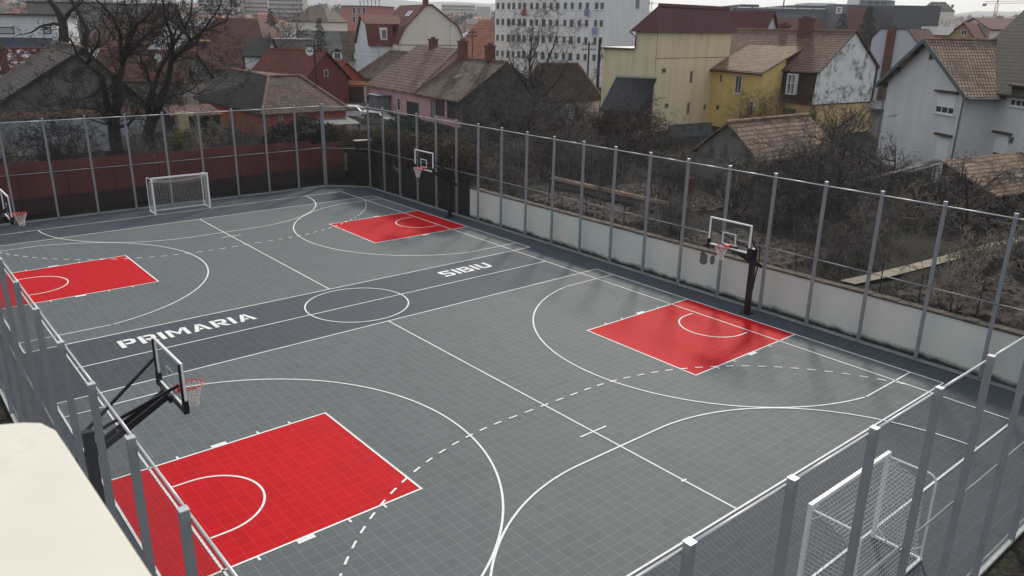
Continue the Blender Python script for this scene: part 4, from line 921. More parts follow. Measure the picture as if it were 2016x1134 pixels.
# --- plain plaster block left of it
H = Hs('plaster_outbuilding', 'flat plaster outbuilding with a dark metal coping, left of the scalloped roof', 'outbuilding', PD(528, 100, 114), PD(617, 100, 112), .8)
H.flat(-.5, H.L*.72, 0, 4, PD(570, 79, 113).z, mat('brown grey plaster', (.20, .175, .165), .9, var=.15, streak=.3), GUT)
H = Hs('grey_roof_house', 'house with dark slate-like roof sloping right, beside the white gable patch', 'house', PD(482, 112, 108), PD(522, 112, 108), .8)
r = H.hit('f', 510, 76, 3); H.body_s(0, H.L, 0, 6, H.hit('f', 500, 108)[2], r[2], W_WHITE, T_DK)
H = Hs('low_roof_house', 'low dark hipped roof with white flashing behind the plaster outbuilding', 'house', Q(545, 72, 4.4), Q(590, 72, 4.4), .8)
H.body_s(-2, 12, 0, 10, 4.4, 6.8, W_WHITE, T_DK, hip=(3, 3))

# --- big brown roofs behind the large tree
H = Hs('brown_roof_house', 'big house with broad brown hipped roof behind the large bare tree', 'house', PD(380, 92, 128), PD(505, 95, 124), .8)
r = H.hit('f', 450, 37, 6); H.body_s(-3, H.L+2, 0, 12, PD(380, 92, 128).z-.6, r[2], W_WHITE, T_REDB, hip=(3, 6), oh=.6)
c = H.hit('f', 385, 62)[0]; H.put(H.boxm(c-1.2, c+1.2, .6, 3, 6.2, 7.6), 'dormer', W_YEL)
H = Hs('red_sheet_house', 'wide house with red-brown tiled roof just above the dark orange-house roof', 'house', Q(352, 134, 4.2), Q(490, 134, 4.2), .8)
r = H.hit('f', 420, 84, 4); H.body_s(-2, H.L, 0, 8, 4.2, r[2], W_OLD, T_REDB, ridge=T_REDB)
H = Hs('dark_shingle_house', 'house with tall dark brown roof seen through the big tree crown', 'house', PD(252, 40, 150), PD(325, 40, 148), .8)
r = H.hit('f', 300, 8, 5); H.body_s(0, H.L, 0, 6, 7.5, r[2], W_DARK, T_OLD)
H = Hs('brown_tile_house', 'brown tiled house between the grey concrete building and the big tree', 'house', PD(180, 70, 112), PD(260, 70, 110), .8)
r = H.hit('f', 200, 33, 5); H.body_s(-1, H.L+2, 0, 10, 7.0, r[2], W_WHITE, T_REDB)
H = Hs('brick_roof_shed', 'shed with orange-brown tiled roof behind the big plaster gable', 'shed', Q(190, 155, 4.2), Q(330, 158, 4.2), .8)
r = H.hit('f', 200, 99, 4); H.body_s(-1, H.L+1.5, 0, 8, 4.2, r[2], W_OLD, tiles('orange brown tiles', (.2, .08, .05), (.12, .055, .04), th=.3, tw=.22, moss=(.04, .03, .025), mth=.5), ridge=T_OLD)
H = Hs('concrete_house', 'grey concrete house with flat roof and tall window at the top left', 'house', PD(57, 40, 125), PD(200, 45, 122), .8)
H.flat(0, H.L, 0, 9, PD(57, 5, 125).z, mat('grey tan concrete', (.2, .19, .175), .9, var=.12, streak=.25), KF); H.wpx('f', 144, 24, 152, 40, mull=1)
H = Hs('white_modern_house', 'white flat-roofed house with black-framed windows and blue-grey lean-to, far left', 'house', PD(-60, 110, 98), PD(118, 98, 100), .8)
zt = PD(60, 30, 99).z; H.flat(0, H.L, 0, 8, zt, W_WHITE, mat('brown fascia', (.06, .04, .03), .7), lip=.5)
H.wpx('f', -2, 53, 27, 67, mull=0, fm=KF, pm=mat('pale blind', (.35, .4, .38), .6), fr=.1); H.wpx('f', 86, 53, 100, 67, mull=0, fm=KF, pm=mat('pale blind', (.35, .4, .38), .6), fr=.1)
z0 = H.hit('f', 50, 96, -2.5)[2]; z1 = H.hit('f', 50, 74)[2]; b = MB(); b.slope(H.p(0, -2.5, z0), H.p(H.L-1, -2.5, z0), H.p(H.L-.6, -.02, z1), H.p(0, -.02, z1), .12); H.put(b, 'lean_to_roof', tiles('blue grey metal tiles', (.07, .085, .11), (.06, .075, .1), tw=.25, th=.3, gap=(.03, .035, .05), rough=.5))
H = Hs('mottled_roof_house', 'house at the left edge whose dark red roof is mottled with white patches', 'house', Q(-60, 168, 3.9), Q(60, 165, 3.9), .8)
r = H.hit('f', 40, 98, 3.5); rf = H.body_s(-2, H.L+3, 0, 7, 3.9, r[2], W_GREY, tiles('dark red tiles with white patches', (.11, .03, .03), (.08, .025, .025), th=.3, tw=.3, moss=(.85, .85, .87), mth=.5, ms=1.6), ridge=T_RED)
c = H.hit('f', 8, 125, 1.6); H.chimney(c[0], 1.6, 4.4, r[2]+.2, .7, par=rf)

# --- big plaster gable house at the left
H = Hs('plaster_gable_house', 'large old house at the left with flaking brown plaster gable and white lower wall', 'house', Q(-30, 222, 4.0), PY(292, 218, Q(-30, 222, 4.0).y-.8), .3)
L_ = H.L; ap = H.hit('f', 163, 96); 
ar = min(max(ap[0], L_*.4), L_*.62)
H.body_t(0, L_, 0, 14, 4.05, ap[2], W_OLD, tiles('dark brown old tiles', (.10, .08, .065), (.065, .055, .047), th=.34, tw=.2, moss=(.03, .032, .024), mth=.52), oh=.5, of=.5, ar=ap[0], ridge=T_OLD, zb=3.7)
H.put(H.boxm(.05, L_-.05, .06, 13.9, -.2, 3.69), 'lower_wall', mat('grey white lower render', (.36, .38, .41), .85, var=.12, streak=.25))
b = MB(); b.bar(H.p(-.3, -.06, 3.72), H.p(L_+.3, -.06, 3.72), .12, .5); H.put(b, 'plaster_band', mat('pinkish plaster', (.28, .17, .13), .9, var=.3, dark=(.12, .1, .09), dscale=1.2))
H2 = Hs('garage', 'low blue-grey flat-roofed garage at the left edge, behind the court fence', 'garage', Q(-40, 262, 2.2), Q(30, 240, 2.6), .2)
H2.flat(0, H2.L, 0, 5, 2.6, mat('garage render', (.2, .22, .24), .85, var=.2), mat('blue grey sheet', (.13, .17, .22), .4, .3))
t = thing('garden_wall', 'low stained concrete garden wall behind the red fence, under the big tree', 'wall', P(60, 290, .3)); b = MB()
p0, p1 = P(10, 318, .3), P(230, 305, .3); b.bar((p0.x, p0.y, 1.6), (p1.x, p1.y, 1.6), .2, 3.6); b.build('concrete', mat('stained concrete', (.1, .105, .08), .9, var=.35, streak=.4), t)

# --- apartment block
BPANE = glass('mid grey pane', (.09, .095, .10), .2)
HA, HC = PD(975, 0, 152), PD(1187, 0, 138)
H = Hs('apartment_block', 'large white-grey apartment block with rows of small windows, top centre', 'building', HA, HC, .8)
L_ = H.L; H.put(H.boxm(0, L_, 0, 16, 0, 17.6), 'wall', W_BLOCK); H.put(H.boxm(-.2, L_+.2, -.2, 16.2, 17.603, 18.0), 'roof', W_BLOCK)
cols = [980, 990, 1001.5, 1011, 1022.5, 1032.5, 1046, 1057, 1070.5, 1084, 1097, 1112, 1125.5, 1141, 1155, 1173, 1184]
z_row = [H.hit('f', 1100, 45)[2]-.6+2.75*i for i in range(-2, 4)]
z_row = [z for z in z_row if z > 1.2 and z < 16.5]
for X in cols:
    c = H.hit('f', X, 45)[0]
    for z in z_row: H.win('f', c, z, .8, 1.2, mull=0, fr=.07, proud=.03, sill=True, fm=WF if int(X*3+z) % 3 else GREYF, pm=BPANE if (int(X)+int(z*7)) % 4 else BLUEG)
ro = PD(1291, 0, 143); sd_ = 16
H.win('r', 11.5, H.hit('r', 1260, 18, L_)[2], 1.5, 1.6, off=L_, mull=0, pm=BLUEG)
for (X, Y, cc) in ((1032, 24, (.35, .06, .06)), (1155, 24, (.2, .22, .35)), (1170, 60, (.25, .3, .5))):
    h = H.hit('f', X, Y, -.4); nm = 'laundry'; b = H.boxm(h[0]-.45, h[0]+.45, -.45, -.4, h[2]-.6, h[2]+.5); H.put(b, nm, mat('laundry %.2f' % cc[2], cc, .9, var=.3))
H = Hs('pink_tower', 'salmon pink four-storey block with rooftop aerials in the middle distance', 'building', PD(671, 12, 215), PD(742, 13, 212), .8)
zt = PD(700, 12, 213).z; H.flat(0, H.L, 0, 10, zt, mat('salmon render far', (.42, .19, .16), .85, var=.08), GREYF, lip=.3)
for X in (697, 707, 717):
    for Y in (20, 38): c = H.hit('f', X, Y); H.win('f', c[0], c[2]-.9, .9, 1.6, mull=0, pm=BLUEG if X == 707 else DARKW)
b = MB()
for i in range(6): a_ = 4+i*1.1; b.tube([H.p(a_, 3, zt), H.p(a_, 3, zt+1.5+(i % 3)*.5)], .07, 5); b.bar(H.p(a_-.4, 3, zt+1.2+(i % 2)*.4), H.p(a_+.4, 3, zt+1.2+(i % 2)*.4), .1)
H.put(b, 'rooftop_aerials', KF)
H = Hs('gambrel_house', 'grey-brown house with broad half-hipped roof beside two conifers', 'house', PD(566, 42, 190), PD(645, 42, 188), .8)
r = H.hit('f', 600, 15, 5); H.body_s(0, H.L, 0, 11, H.hit('f', 600, 41)[2], r[2], W_CREAM, T_OLD, hip=(3.2, 3.2)); H.win('f', H.L*.35, 3.6, 1.6, 1.6, mull=2)
H = Hs('terracotta_house', 'long building with pale terracotta hipped roofs left of the apartment block', 'house', PD(912, 70, 170), PD(985, 71, 165), .8)
r = H.hit('f', 940, 40, 6); H.body_s(-4, H.L+4, 0, 12, 4.4, r[2], W_CREAM, tiles('pale terracotta', (.5, .2, .13), (.4, .17, .12), th=.4, tw=.3), hip=(4, 4), oh=.5)
for i in range(6): H.win('f', 2+i*1.6, 2.0, .7, 1.5, mull=0)
# --- tile-roofed shed in front of the yellow house
H = Hs('tiled_shed', 'old shed with patchy tan tiled roof in the overgrown garden, before the yellow house', 'shed', Q(1493, 309, 3.0), Q(1640, 288, 3.0), 1.0)
L_ = H.L; r1 = H.hit('f', 1445, 238, 2.4); r2 = H.hit('f', 1605, 224, 2.4)
H.body_s(0, L_, 0, 4.8, 2.9, r2[2]-.1, W_OLD, tiles('patchy tan tiles', (.42, .28, .2), (.26, .165, .12), th=.38, tw=.2, moss=(.06, .052, .042), mth=.47), oh=.3, ridge=T_TAN, zb=0)
# --- small shed with rubble near the right edge
H = Hs('open_shed', 'open dark shed with bright tan tiled roof at the right edge, among cut branches', 'shed', Q(1966, 385, 2.5), Q(2060, 372, 2.5), 1.0)
r = H.hit('f', 1880, 311, 3.2); L_ = H.L
b = MB(); A0, A1 = H.p(-.2, 0, 2.5), H.p(L_+3, 0, 2.5); r1 = H.hit('f', 1884, 311, 3.4); r2 = r1[2]; b.slope(A0, A1, H.p(L_+3, 3.4, r2), H.p(-.3, 3.4, r2), .1); H.put(b, 'roof', T_TAN)
b = MB(); b.hexa([H.p(-.1, .2, .5), H.p(L_+3, .2, .5), H.p(L_+3, 3.3, .5), H.p(-.1, 3.3, .5)], [H.p(-.1, .2, 2.4), H.p(L_+3, .2, 2.4), H.p(L_+3, 3.3, r2-.15), H.p(-.1, 3.3, r2-.15)]); H.put(b, 'wall', PANEL)
# --- weathered board fence
t = thing('board_fence', 'weathered grey vertical board fence in the garden before the grey-white house', 'fence', P(1770, 375, 1)); b = MB(); p0, p1 = P(1694, 362, 2.5), P(1846, 320, 2.7); rn = random.Random(9)
for i in range(46):
    q = p0.lerp(p1, i/46); q2 = p0.lerp(p1, (i+.9)/46); dz = rn.uniform(-.12, .08)
    if rn.random() > .06: b.bar((q.x, q.y, 1.0), (q.x, q.y, q.z+dz-.25), (q2-q).length, .03, up=(0, 1, 0))
b.build('board', mat('weathered grey boards', (.12, .11, .1), .9, var=.4, scale=3, streak=.5), t)
b = MB(); b.bar((p0.x, p0.y-.06, 2.35), (p1.x, p1.y-.06, 2.5), .05, .1); b.bar((p0.x, p0.y+.1, 2.62), (p1.x, p1.y+.1, 2.78), .4, .06); b.build('capping', mat('weathered grey boards', (.1, .1, .1)), t)
# --- houses between the yellow and the grey house
H = Hs('white_mansard_house', 'white mansard end wall with a tall red brick chimney behind the yellow house', 'house', PD(1712, 108, 110), PD(1806, 108, 106), .8)
L_ = H.L; z0 = H.hit('f', 1712, 75)[2]; z1 = H.hit('f', 1735, 57)[2]; a = [H.hit('f', X, 60)[0] for X in (1733, 1788)]
f = [H.p(0, 0, 0), H.p(L_, 0, 0), H.p(L_, 0, H.hit('f', 1806, 90)[2]), H.p(a[1], 0, z1), H.p(a[0], 0, z1), H.p(0, 0, z0)]; b = MB(); b.hexa(f, [q+H.n*9 for q in f]); H.put(b, 'wall', mat('bluish white render', (.5, .52, .58), .85, var=.05))
b = MB(); b.slope(f[5]+H.n*9-H.e*.2, f[5]-H.n*.2-H.e*.2, f[4]-H.n*.2+Vector((0, 0, .1)), f[4]+H.n*9+Vector((0, 0, .1)), .15); b.slope(f[2]-H.n*.2+H.e*.2, f[2]+H.n*9+H.e*.2, f[3]+H.n*9+Vector((0, 0, .1)), f[3]-H.n*.2+Vector((0, 0, .1)), .15); b.slope(f[4]-H.n*.2+Vector((0, 0, .12)), f[3]-H.n*.2+Vector((0, 0, .12)), f[3]+H.n*9+Vector((0, 0, .14)), f[4]+H.n*9+Vector((0, 0, .14)), .12); H.put(b, 'roof', T_REDB)
c = H.hit('f', 1757, 60)[0]; b = H.boxm(c-.5, c+.5, -.35, -.003, 2, z1+.4); H.put(b, 'chimney', BRICKC)
H = Hs('brown_low_house', 'low brown tiled roof between the stained white gable and the grey-white house', 'house', Q(1716, 142, 4.2), Q(1800, 150, 4.2), .8)
r = H.hit('f', 1750, 108, 4); H.body_s(-2, H.L+1, 0, 8, 4.2, r[2], W_OCH, T_REDB, ridge=T_REDB)
H = Hs('ochre_shed', 'small ochre-walled shed squeezed between yellow house and grey-white house', 'shed', Q(1722, 166, 3.2), Q(1742, 172, 3.2), .6)
H.body_s(0, 3, 0, 3, 3.2, 4.2, W_OCH, T_DK)
H = Hs('red_gable_house', 'ochre gable house with dark red roof and twin white window, upper right', 'house', PD(1866, 74, 122), PD(1918, 75, 120), .8)
ap = H.hit('f', 1897, 45); H.body_t(0, H.L, 0, 16, H.hit('f', 1890, 73)[2], ap[2], mat('tan ochre render', (.36, .27, .15), .85, var=.08), T_RED, oh=.6, of=.5); H.wpx('f', 1891, 59, 1905, 69, mull=1)
H = Hs('grey_panel_house', 'pale grey flat building end behind the red gable house', 'building', PD(1842, 74, 150), PD(1886, 52, 150), .8)
H.flat(0, H.L, 0, 6, PD(1850, 52, 150).z, W_WHITE)
H = Hs('dark_red_roof_house', 'long dark red roof just left of the red gable house', 'house', PD(1797, 90, 125), PD(1868, 86, 122), .8)
r = H.hit('f', 1830, 70, 4); H.body_s(0, H.L, 0, 8, 5.5, r[2], W_CREAM, T_RED)
H = Hs('slate_end_house', 'house with dark brown roof at the upper right edge beside the red gable', 'house', PD(1950, 60, 130), PD(2030, 60, 130), .8)
r = H.hit('f', 1980, 37, 5); H.body_s(0, H.L+3, 0, 10, H.hit('f', 1980, 58)[2], r[2], W_CREAM, T_REDB)

# --- shopping centre and far blocks
def block(name, label, x0, x1, ytop, D, depth, m, cat='building', zb=0, wins=None):
    H = Hs(name, label, cat, PD(x0, 50, D), PD(x1, 50, D), zb); H.put(H.boxm(0, H.L, 0, depth, zb, PD((x0+x1)/2, ytop, D).z), 'wall', m)
    if wins:
        nx, nz, ww, wh, zt = wins
        for i in range(nx):
            for j in range(nz): H.win('f', H.L*(i+.5)/nx, zt-(j+1)*3.0, ww, wh, mull=0, fr=.05, proud=.02, pm=BLUEG)
    return H
MALL = mat('anthracite mall cladding', (.05, .058, .075), .5, .2, var=.1, scale=.1); MALLR = mat('terracotta mall cladding', (.17, .06, .045), .7, var=.15, scale=.1)
H = block('shopping_centre', 'long dark grey shopping centre with a white logo sign, top right', 1440, 1640, 17, 290, 60, MALL)
H.put(H.boxm(H.L*.2, H.L, -.5, -.01, 0, PD(1550, 36, 290).z), 'terracotta_panels', MALLR); zA = PD(1550, 27, 290).z
H.put(H.boxm(H.L*.02, H.L*.99, -.35, -.02, zA-2.2, zA), 'window_band', BLUEG)
H.put(H.boxm(H.L*.12, H.L*.3, 6, 40, PD(1550, 17, 290).z, PD(1550, 9, 290).z), 'rooftop_storey', MALL); H.put(H.boxm(H.L*.6, H.L*.97, 6, 40, PD(1550, 17, 290).z, PD(1550, 9, 290).z), 'rooftop_storey', MALL)
for i in range(6): a_ = H.L*(.08+.15*i); H.put(H.boxm(a_, a_+4, 2, 5, PD(1550, 17, 290).z+.01, PD(1550, 14.5, 290).z), 'rooftop_unit', WF)
pz = PD(1652, 8, 285).z
H = block('sign_tower', 'grey pylon of the shopping centre carrying a white square sign with black mark', 1638, 1664, 8, 284, 8, mat('grey pylon', (.11, .12, .14), .6), 'sign tower')
c = H.hit('f', 1651.5, 20.5); sb = H.put(H.boxm(c[0]-1.0, c[0]+1.0, -.3, -.01, c[2]-1.1, c[2]+1.1), 'sign_panel', mat('white sign', (.75, .74, .73), .5))
b = MB(); K = H.boxm; K(c[0]-.55, c[0]-.25, -.34, -.303, c[2]-.5, c[2]+.75, b); K(c[0]-.2, c[0]+.5, -.34, -.303, c[2]+.45, c[2]+.75, b); K(c[0]-.2, c[0]+.35, -.34, -.303, c[2]+.02, c[2]+.28, b); K(c[0]-.2, c[0]+.5, -.34, -.303, c[2]-.5, c[2]-.2, b); K(c[0]-.7, c[0]+.7, -.34, -.303, c[2]-.85, c[2]-.72, b)
H.put(b, 'emblem', mat('black emblem', (.02, .02, .02), .5), sb)
H = block('mall_wing', 'terracotta-clad shopping centre wing right of the sign tower', 1664, 1775, 14, 287, 50, MALLR); H.put(H.boxm(-.2, H.L+.2, -.3, 50, PD(1700, 14, 287).z+.01, PD(1700, 9.5, 287).z), 'dark_parapet', MALL)
H = block('mall_wing', 'windowless black-grey shopping centre wing at its right end', 1756, 1847, 11, 270, 60, MALL)
H = block('office_block', 'white flat-roofed office block standing above the shopping centre', 1692, 1748, -6, 420, 20, W_WHITE, wins=(4, 2, 7, 2.2, PD(1720, -3, 420).z))
H = block('office_block', 'pale low office block on the skyline behind the shopping centre', 1585, 1640, 6, 430, 20, W_WHITE)
H = Hs('slate_roof_block', 'skyline block with tall grey mansard roof and four roof windows', 'building', PD(1836, 22, 420), PD(1880, 22, 420), 0); r = H.hit('f', 1850, 4, 6); H.body_s(0, H.L, 0, 14, H.hit('f', 1850, 22)[2], r[2], W_CREAM, T_DK, oh=.2, hip=(2, 2))
for i in range(4): H.win('f', 2.5+i*2.6, H.hit('f', 1850, 15)[2], 1.4, 1.6, off=1.5, mull=0, pm=BLUEG)
for i, (x0, x1, y0, D, lb) in enumerate(((395, 470, -12, 620, 'tall pale apartment slab at the left of the skyline, behind the big tree'), (470, 530, -8, 640, 'middle pale apartment slab on the left skyline'), (533, 598, -6, 600, 'right-hand pale apartment slab on the left skyline'))):
    H = block('apartment_slab', lb, x0, x1, y0, D, 15, mat('far pale concrete', (.42, .36, .32), .9, var=.08, scale=.05), wins=(9, 6, 3.0, 1.4, PD((x0+x1)/2, y0, D).z))
H = block('city_block', 'wide low pale block on the skyline behind the cream mansard house', 870, 935, 9, 900, 20, mat('far pale block', (.45, .4, .36), .9), wins=(12, 2, 3, 1.5, PD(900, 9, 900).z))
H = block('city_block', 'narrow pale block on the skyline left of the apartment block', 938, 965, 13, 850, 20, mat('far pale block', (.45, .4, .36), .9))

# ================================================================== FAR TOWN
rn = random.Random(11)
def small_house(L1, W1, ze, zr, wm, rm, hip):
    setorg((0, 0, 0)); b = MB(); me_o = None
    x, y = L1/2, W1/2
    for q in ([(-x, -y), (x, -y)], [(x, -y), (x, y)], [(x, y), (-x, y)], [(-x, y), (-x, -y)]):
        (a, c), (d_, e_) = q; b.poly([(a, c, -1), (d_, e_, -1), (d_, e_, ze), (a, c, ze)])
    hp = hip
    if not hp: b.poly([(-x, y, ze), (-x, -y, ze), (-x, 0, zr)]); b.poly([(x, -y, ze), (x, y, ze), (x, 0, zr)])
    nwall = len(b.f); o = .5
    for s in (-1, 1):
        P_ = [(-x-o, s*(y+o), ze-.3), (x+o, s*(y+o), ze-.3), (x-hp if hp else x+o, 0, zr), (-x+hp if hp else -x-o, 0, zr)]
        b.poly(P_ if s < 0 else P_[::-1])
    if hp:
        for s in (-1, 1): P_ = [(s*(x+o), -s*(y+o), ze-.3), (s*(x+o), s*(y+o), ze-.3), (s*(x-hp), 0, zr)]; b.poly(P_ if s > 0 else P_)
    b.hexa([(x*.3, .4, zr-1.2), (x*.3+.7, .4, zr-1.2), (x*.3+.7, 1.1, zr-1.2), (x*.3, 1.1, zr-1.2)], [(x*.3, .4, zr+.7), (x*.3+.7, .4, zr+.7), (x*.3+.7, 1.1, zr+.7), (x*.3, 1.1, zr+.7)])
    ob = b.build('house', wm); ob.data.materials.append(rm); ob.data.materials.append(DARKW)
    for i, p in enumerate(ob.data.polygons):
        if i >= nwall: p.material_index = 1
    # windows as small dark boxes joined to this far house
    return ob
farw = [mat('far cream', (.7, .63, .52), .9), mat('far white', (.78, .78, .78), .9), mat('far ochre', (.45, .32, .15), .9), mat('far pink', (.45, .27, .22), .9)]
farr = [('brown', T_BROWN), ('orange', mat('far orange roof', (.3, .1, .055), .85, var=.15, scale=.3)), ('dull red', mat('far red roof', (.18, .045, .035), .85, var=.15, scale=.3)), ('pale grey', mat('far pale roof', (.45, .45, .45), .7, var=.15, scale=.3)), ('terracotta', mat('far terracotta roof', (.34, .15, .1), .85, var=.15, scale=.3)), ('dark grey', mat('far dark roof', (.09, .085, .085), .85, var=.2, scale=.3))]
protos = []
for i in range(12):
    rm = farr[i % 6]; protos.append((rm[0], small_house(rn.uniform(9, 16), rn.uniform(8, 11), rn.uniform(3.4, 5.4), rn.uniform(6.6, 9.4), farw[i % 4], rm[1], 3 if i % 3 == 0 else 0)))
used = set(); cnt = 0
avoid = [(670, 745), (727, 915)]
for row in range(15):
    D = 175*1.155**row
    X = -30+rn.uniform(0, 40)
    while X < 2040:
        hy_ = 33+X/2016*37
        stepp = (26 if D < 500 else 21)*1546/D*rn.uniform(.8, 1.4)
        ok = True
        if 970 < X < 1300 and D > 140: ok = False
        if 1430 < X < 1860 and D > 250 and D < 480: ok = False
        if D < 240 and (640 < X < 920): ok = False
        if D < 200 and X < 560: ok = False
        if D < 300 and X > 1300: ok = ok and rn.random() < .75
        if ok and rn.random() < (.7 if D < 500 else .95) and cnt < 298:
            i = rn.randrange(12); cn, pr = protos[i]
            if i in used: o = pr.copy(); col.objects.link(o)
            else: o = pr; used.add(i)
            q = PD(X, hy_+20, D); ang = rn.choice([0, .1, -.15, PI/2, PI/2+.1, .6])+rn.uniform(-.08, .08)
            o.location = (q.x+rn.uniform(-6, 6), q.y+rn.uniform(-6, 6), 0); o.location.z = gz(o.location.x, o.location.y); o.rotation_euler = (0, 0, ang); sc = rn.uniform(.85, 1.15); o.scale = (sc, sc, sc)
            near = 'in the near rows of the distant town' if D < 330 else ('in the middle rows of the distant town' if D < 620 else 'near the skyline of the distant town')
            tag(o, 'small distant house with %s roof %s' % (cn, near), 'house', '%s-roofed small houses %s' % (cn, near)); cnt += 1
        X += stepp
# hills
rn = random.Random(21)
for (D, h0, hv, nm, c) in ((3300, 92, 26, 'hills', (.16, .18, .18)), ):
    b = MB(); N_ = 90; pts = []
    for i in range(N_+1):
        X = -300+2700*i/N_; q = PD(X, 50, D); hh = h0+hv*math.sin(i*.17+1)*.5+hv*.4*math.sin(i*.43)+hv*.15*math.sin(i*1.3)
        hh -= 12*(X > 1500)
        pts.append((q.x, q.y, max(8, hh)))
    for i in range(N_):
        a, c_ = pts[i], pts[i+1]; bk = Fh*700; fr_ = -Fh*350
        b.poly([(a[0]+fr_.x, a[1]+fr_.y, -3), (c_[0]+fr_.x, c_[1]+fr_.y, -3), c_, a]); b.poly([a, c_, (c_[0]+bk.x, c_[1]+bk.y, -3), (a[0]+bk.x, a[1]+bk.y, -3)])
    setorg((0, 0, 0)); tag(b.build(nm, mat('wooded hill', c, .95, var=.3, scale=.01), smooth=True), kind='structure')
# crane, light mast, utility poles
t = thing('tower_crane', 'orange and white tower crane on the right skyline', 'crane', PD(1953, 60, 600)); q = PD(1953, 60, 600); CR = mat('orange crane paint', (.6, .3, .15), .6)
b = MB(); zt = PD(1953, 7, 600).z
for i in range(4): dx, dy = ((-1, -1), (1, -1), (1, 1), (-1, 1))[i]; b.bar((q.x+dx*.8, q.y+dy*.8, 0), (q.x+dx*.8, q.y+dy*.8, zt), .25)
z = 0
while z < zt-2: b.bar((q.x-.8, q.y-.8, z), (q.x+.8, q.y-.8, z+2), .15); b.bar((q.x-.8, q.y+.8, z+2), (q.x+.8, q.y+.8, z), .15); z += 2
b.bar((q.x, q.y, zt), (q.x, q.y, zt+5), .8); b.build('mast', CR, t)
b = MB(); zj = PD(1953, 8, 600).z; a = q-Rh*9; c = q+Rh*42; b.bar((a.x, a.y, zj), (c.x, c.y, zj+2), .25); b.bar((a.x, a.y, zj+1.6), (c.x, c.y, zj+3.2), .25)
for i in range(26): u = q+Rh*(-8+2*i); v = q+Rh*(-7+2*i); b.bar((u.x, u.y, zj+.2), (v.x, v.y, zj+2.2), .12)
b.build('jib', CR, t)
b = MB(); u = q-Rh*9; b.box(u.x-1, u.y-1, zj-1.5, u.x+1, u.y+1, zj+.3); b.build('counterweight', GREYF, t)
def pole(label, X, Yt, D, arms=True, cat='utility pole', nm='utility_pole', r=.13, lamp=False):
    q = PD(X, Yt, D); t = thing(nm, label, cat, (q.x, q.y, .5)); b = MB(); b.tube([(q.x, q.y, .3), (q.x, q.y, q.z)], [r, r*.7], 8); b.build('pole', PANEL, t)
    if arms:
        b = MB()
        for dz in (.3, .9): u = q-Rh*.8; v = q+Rh*.8; b.bar((u.x, u.y, q.z-dz), (v.x, v.y, q.z-dz), .09); 
        for dz in (.3, .9):
            for s in (-.7, -.35, .35, .7): u = q+Rh*s; b.tube([(u.x, u.y, q.z-dz+.05), (u.x, u.y, q.z-dz+.25)], .05, 6)
        b.build('crossarm', PANEL, t)
    return q
u1 = pole('dark utility pole with insulators beside the red house and its orange neighbour', 618, 85, 92)
u2 = pole('dark utility pole before the apartment block, left one with two crossarms', 1160, 82, 96); u3 = pole('thicker dark pole just right of the double-armed pole, against the apartment block', 1181, 78, 92, False, r=.2)
u4 = pole('slim dark pole with a short crossarm left of the apartment block windows', 930, 60, 130, r=.09)
pole('tall grey lattice light mast on the skyline above the shopping centre', 1545, -10, 500, False, 'mast', 'light_mast', .5)
t = thing('overhead_cables', 'thin black cables strung between utility poles above the roofs', 'cable', tuple(u1)); b = MB()
for k in range(2):
    pts = []
    for i in range(13): f = i/12; v = u1.lerp(u2, f); pts.append((v.x, v.y, v.z-.4-k*.5-1.0*math.sin(PI*f)))
    b.tube(pts, .012, 3)
b.build('cable', KF, t)
# satellite dishes
def dish(X, Y, D, label, r=.4):
    q = PD(X, Y, D); t = thing('satellite_dish', label, 'satellite dish', tuple(q)); n = -Fh; b = MB(); rg = []
    for k, (rr, dd) in enumerate(((0.02, 0), (.5*r, .04*r*4), (r, .25*r))):
        rg.append([q+Rh*math.cos(a*PI/8)*rr+Vector((0, 0, 1))*math.sin(a*PI/8)*rr+n*dd for a in range(16)])
    for k in range(2):
        for a in range(16): b.poly([rg[k][a], rg[k][(a+1) % 16], rg[k+1][(a+1) % 16], rg[k+1][a]])
    b.build('dish', WF, t); b = MB(); b.tube([q, q+n*r*1.1-Vector((0, 0, r*.7))], .02, 5); b.tube([q, q-n*.3-Vector((0, 0, .6))], .03, 5); b.build('arm', GUT, t)
dish(312, 114, 82, 'white satellite dish seen through the big tree', .38); dish(610, 101, 100, 'white satellite dish on the plaster outbuilding near the utility pole', .5)
dish(1133, 97, 100, 'white satellite dish at the foot of the apartment block', .5)

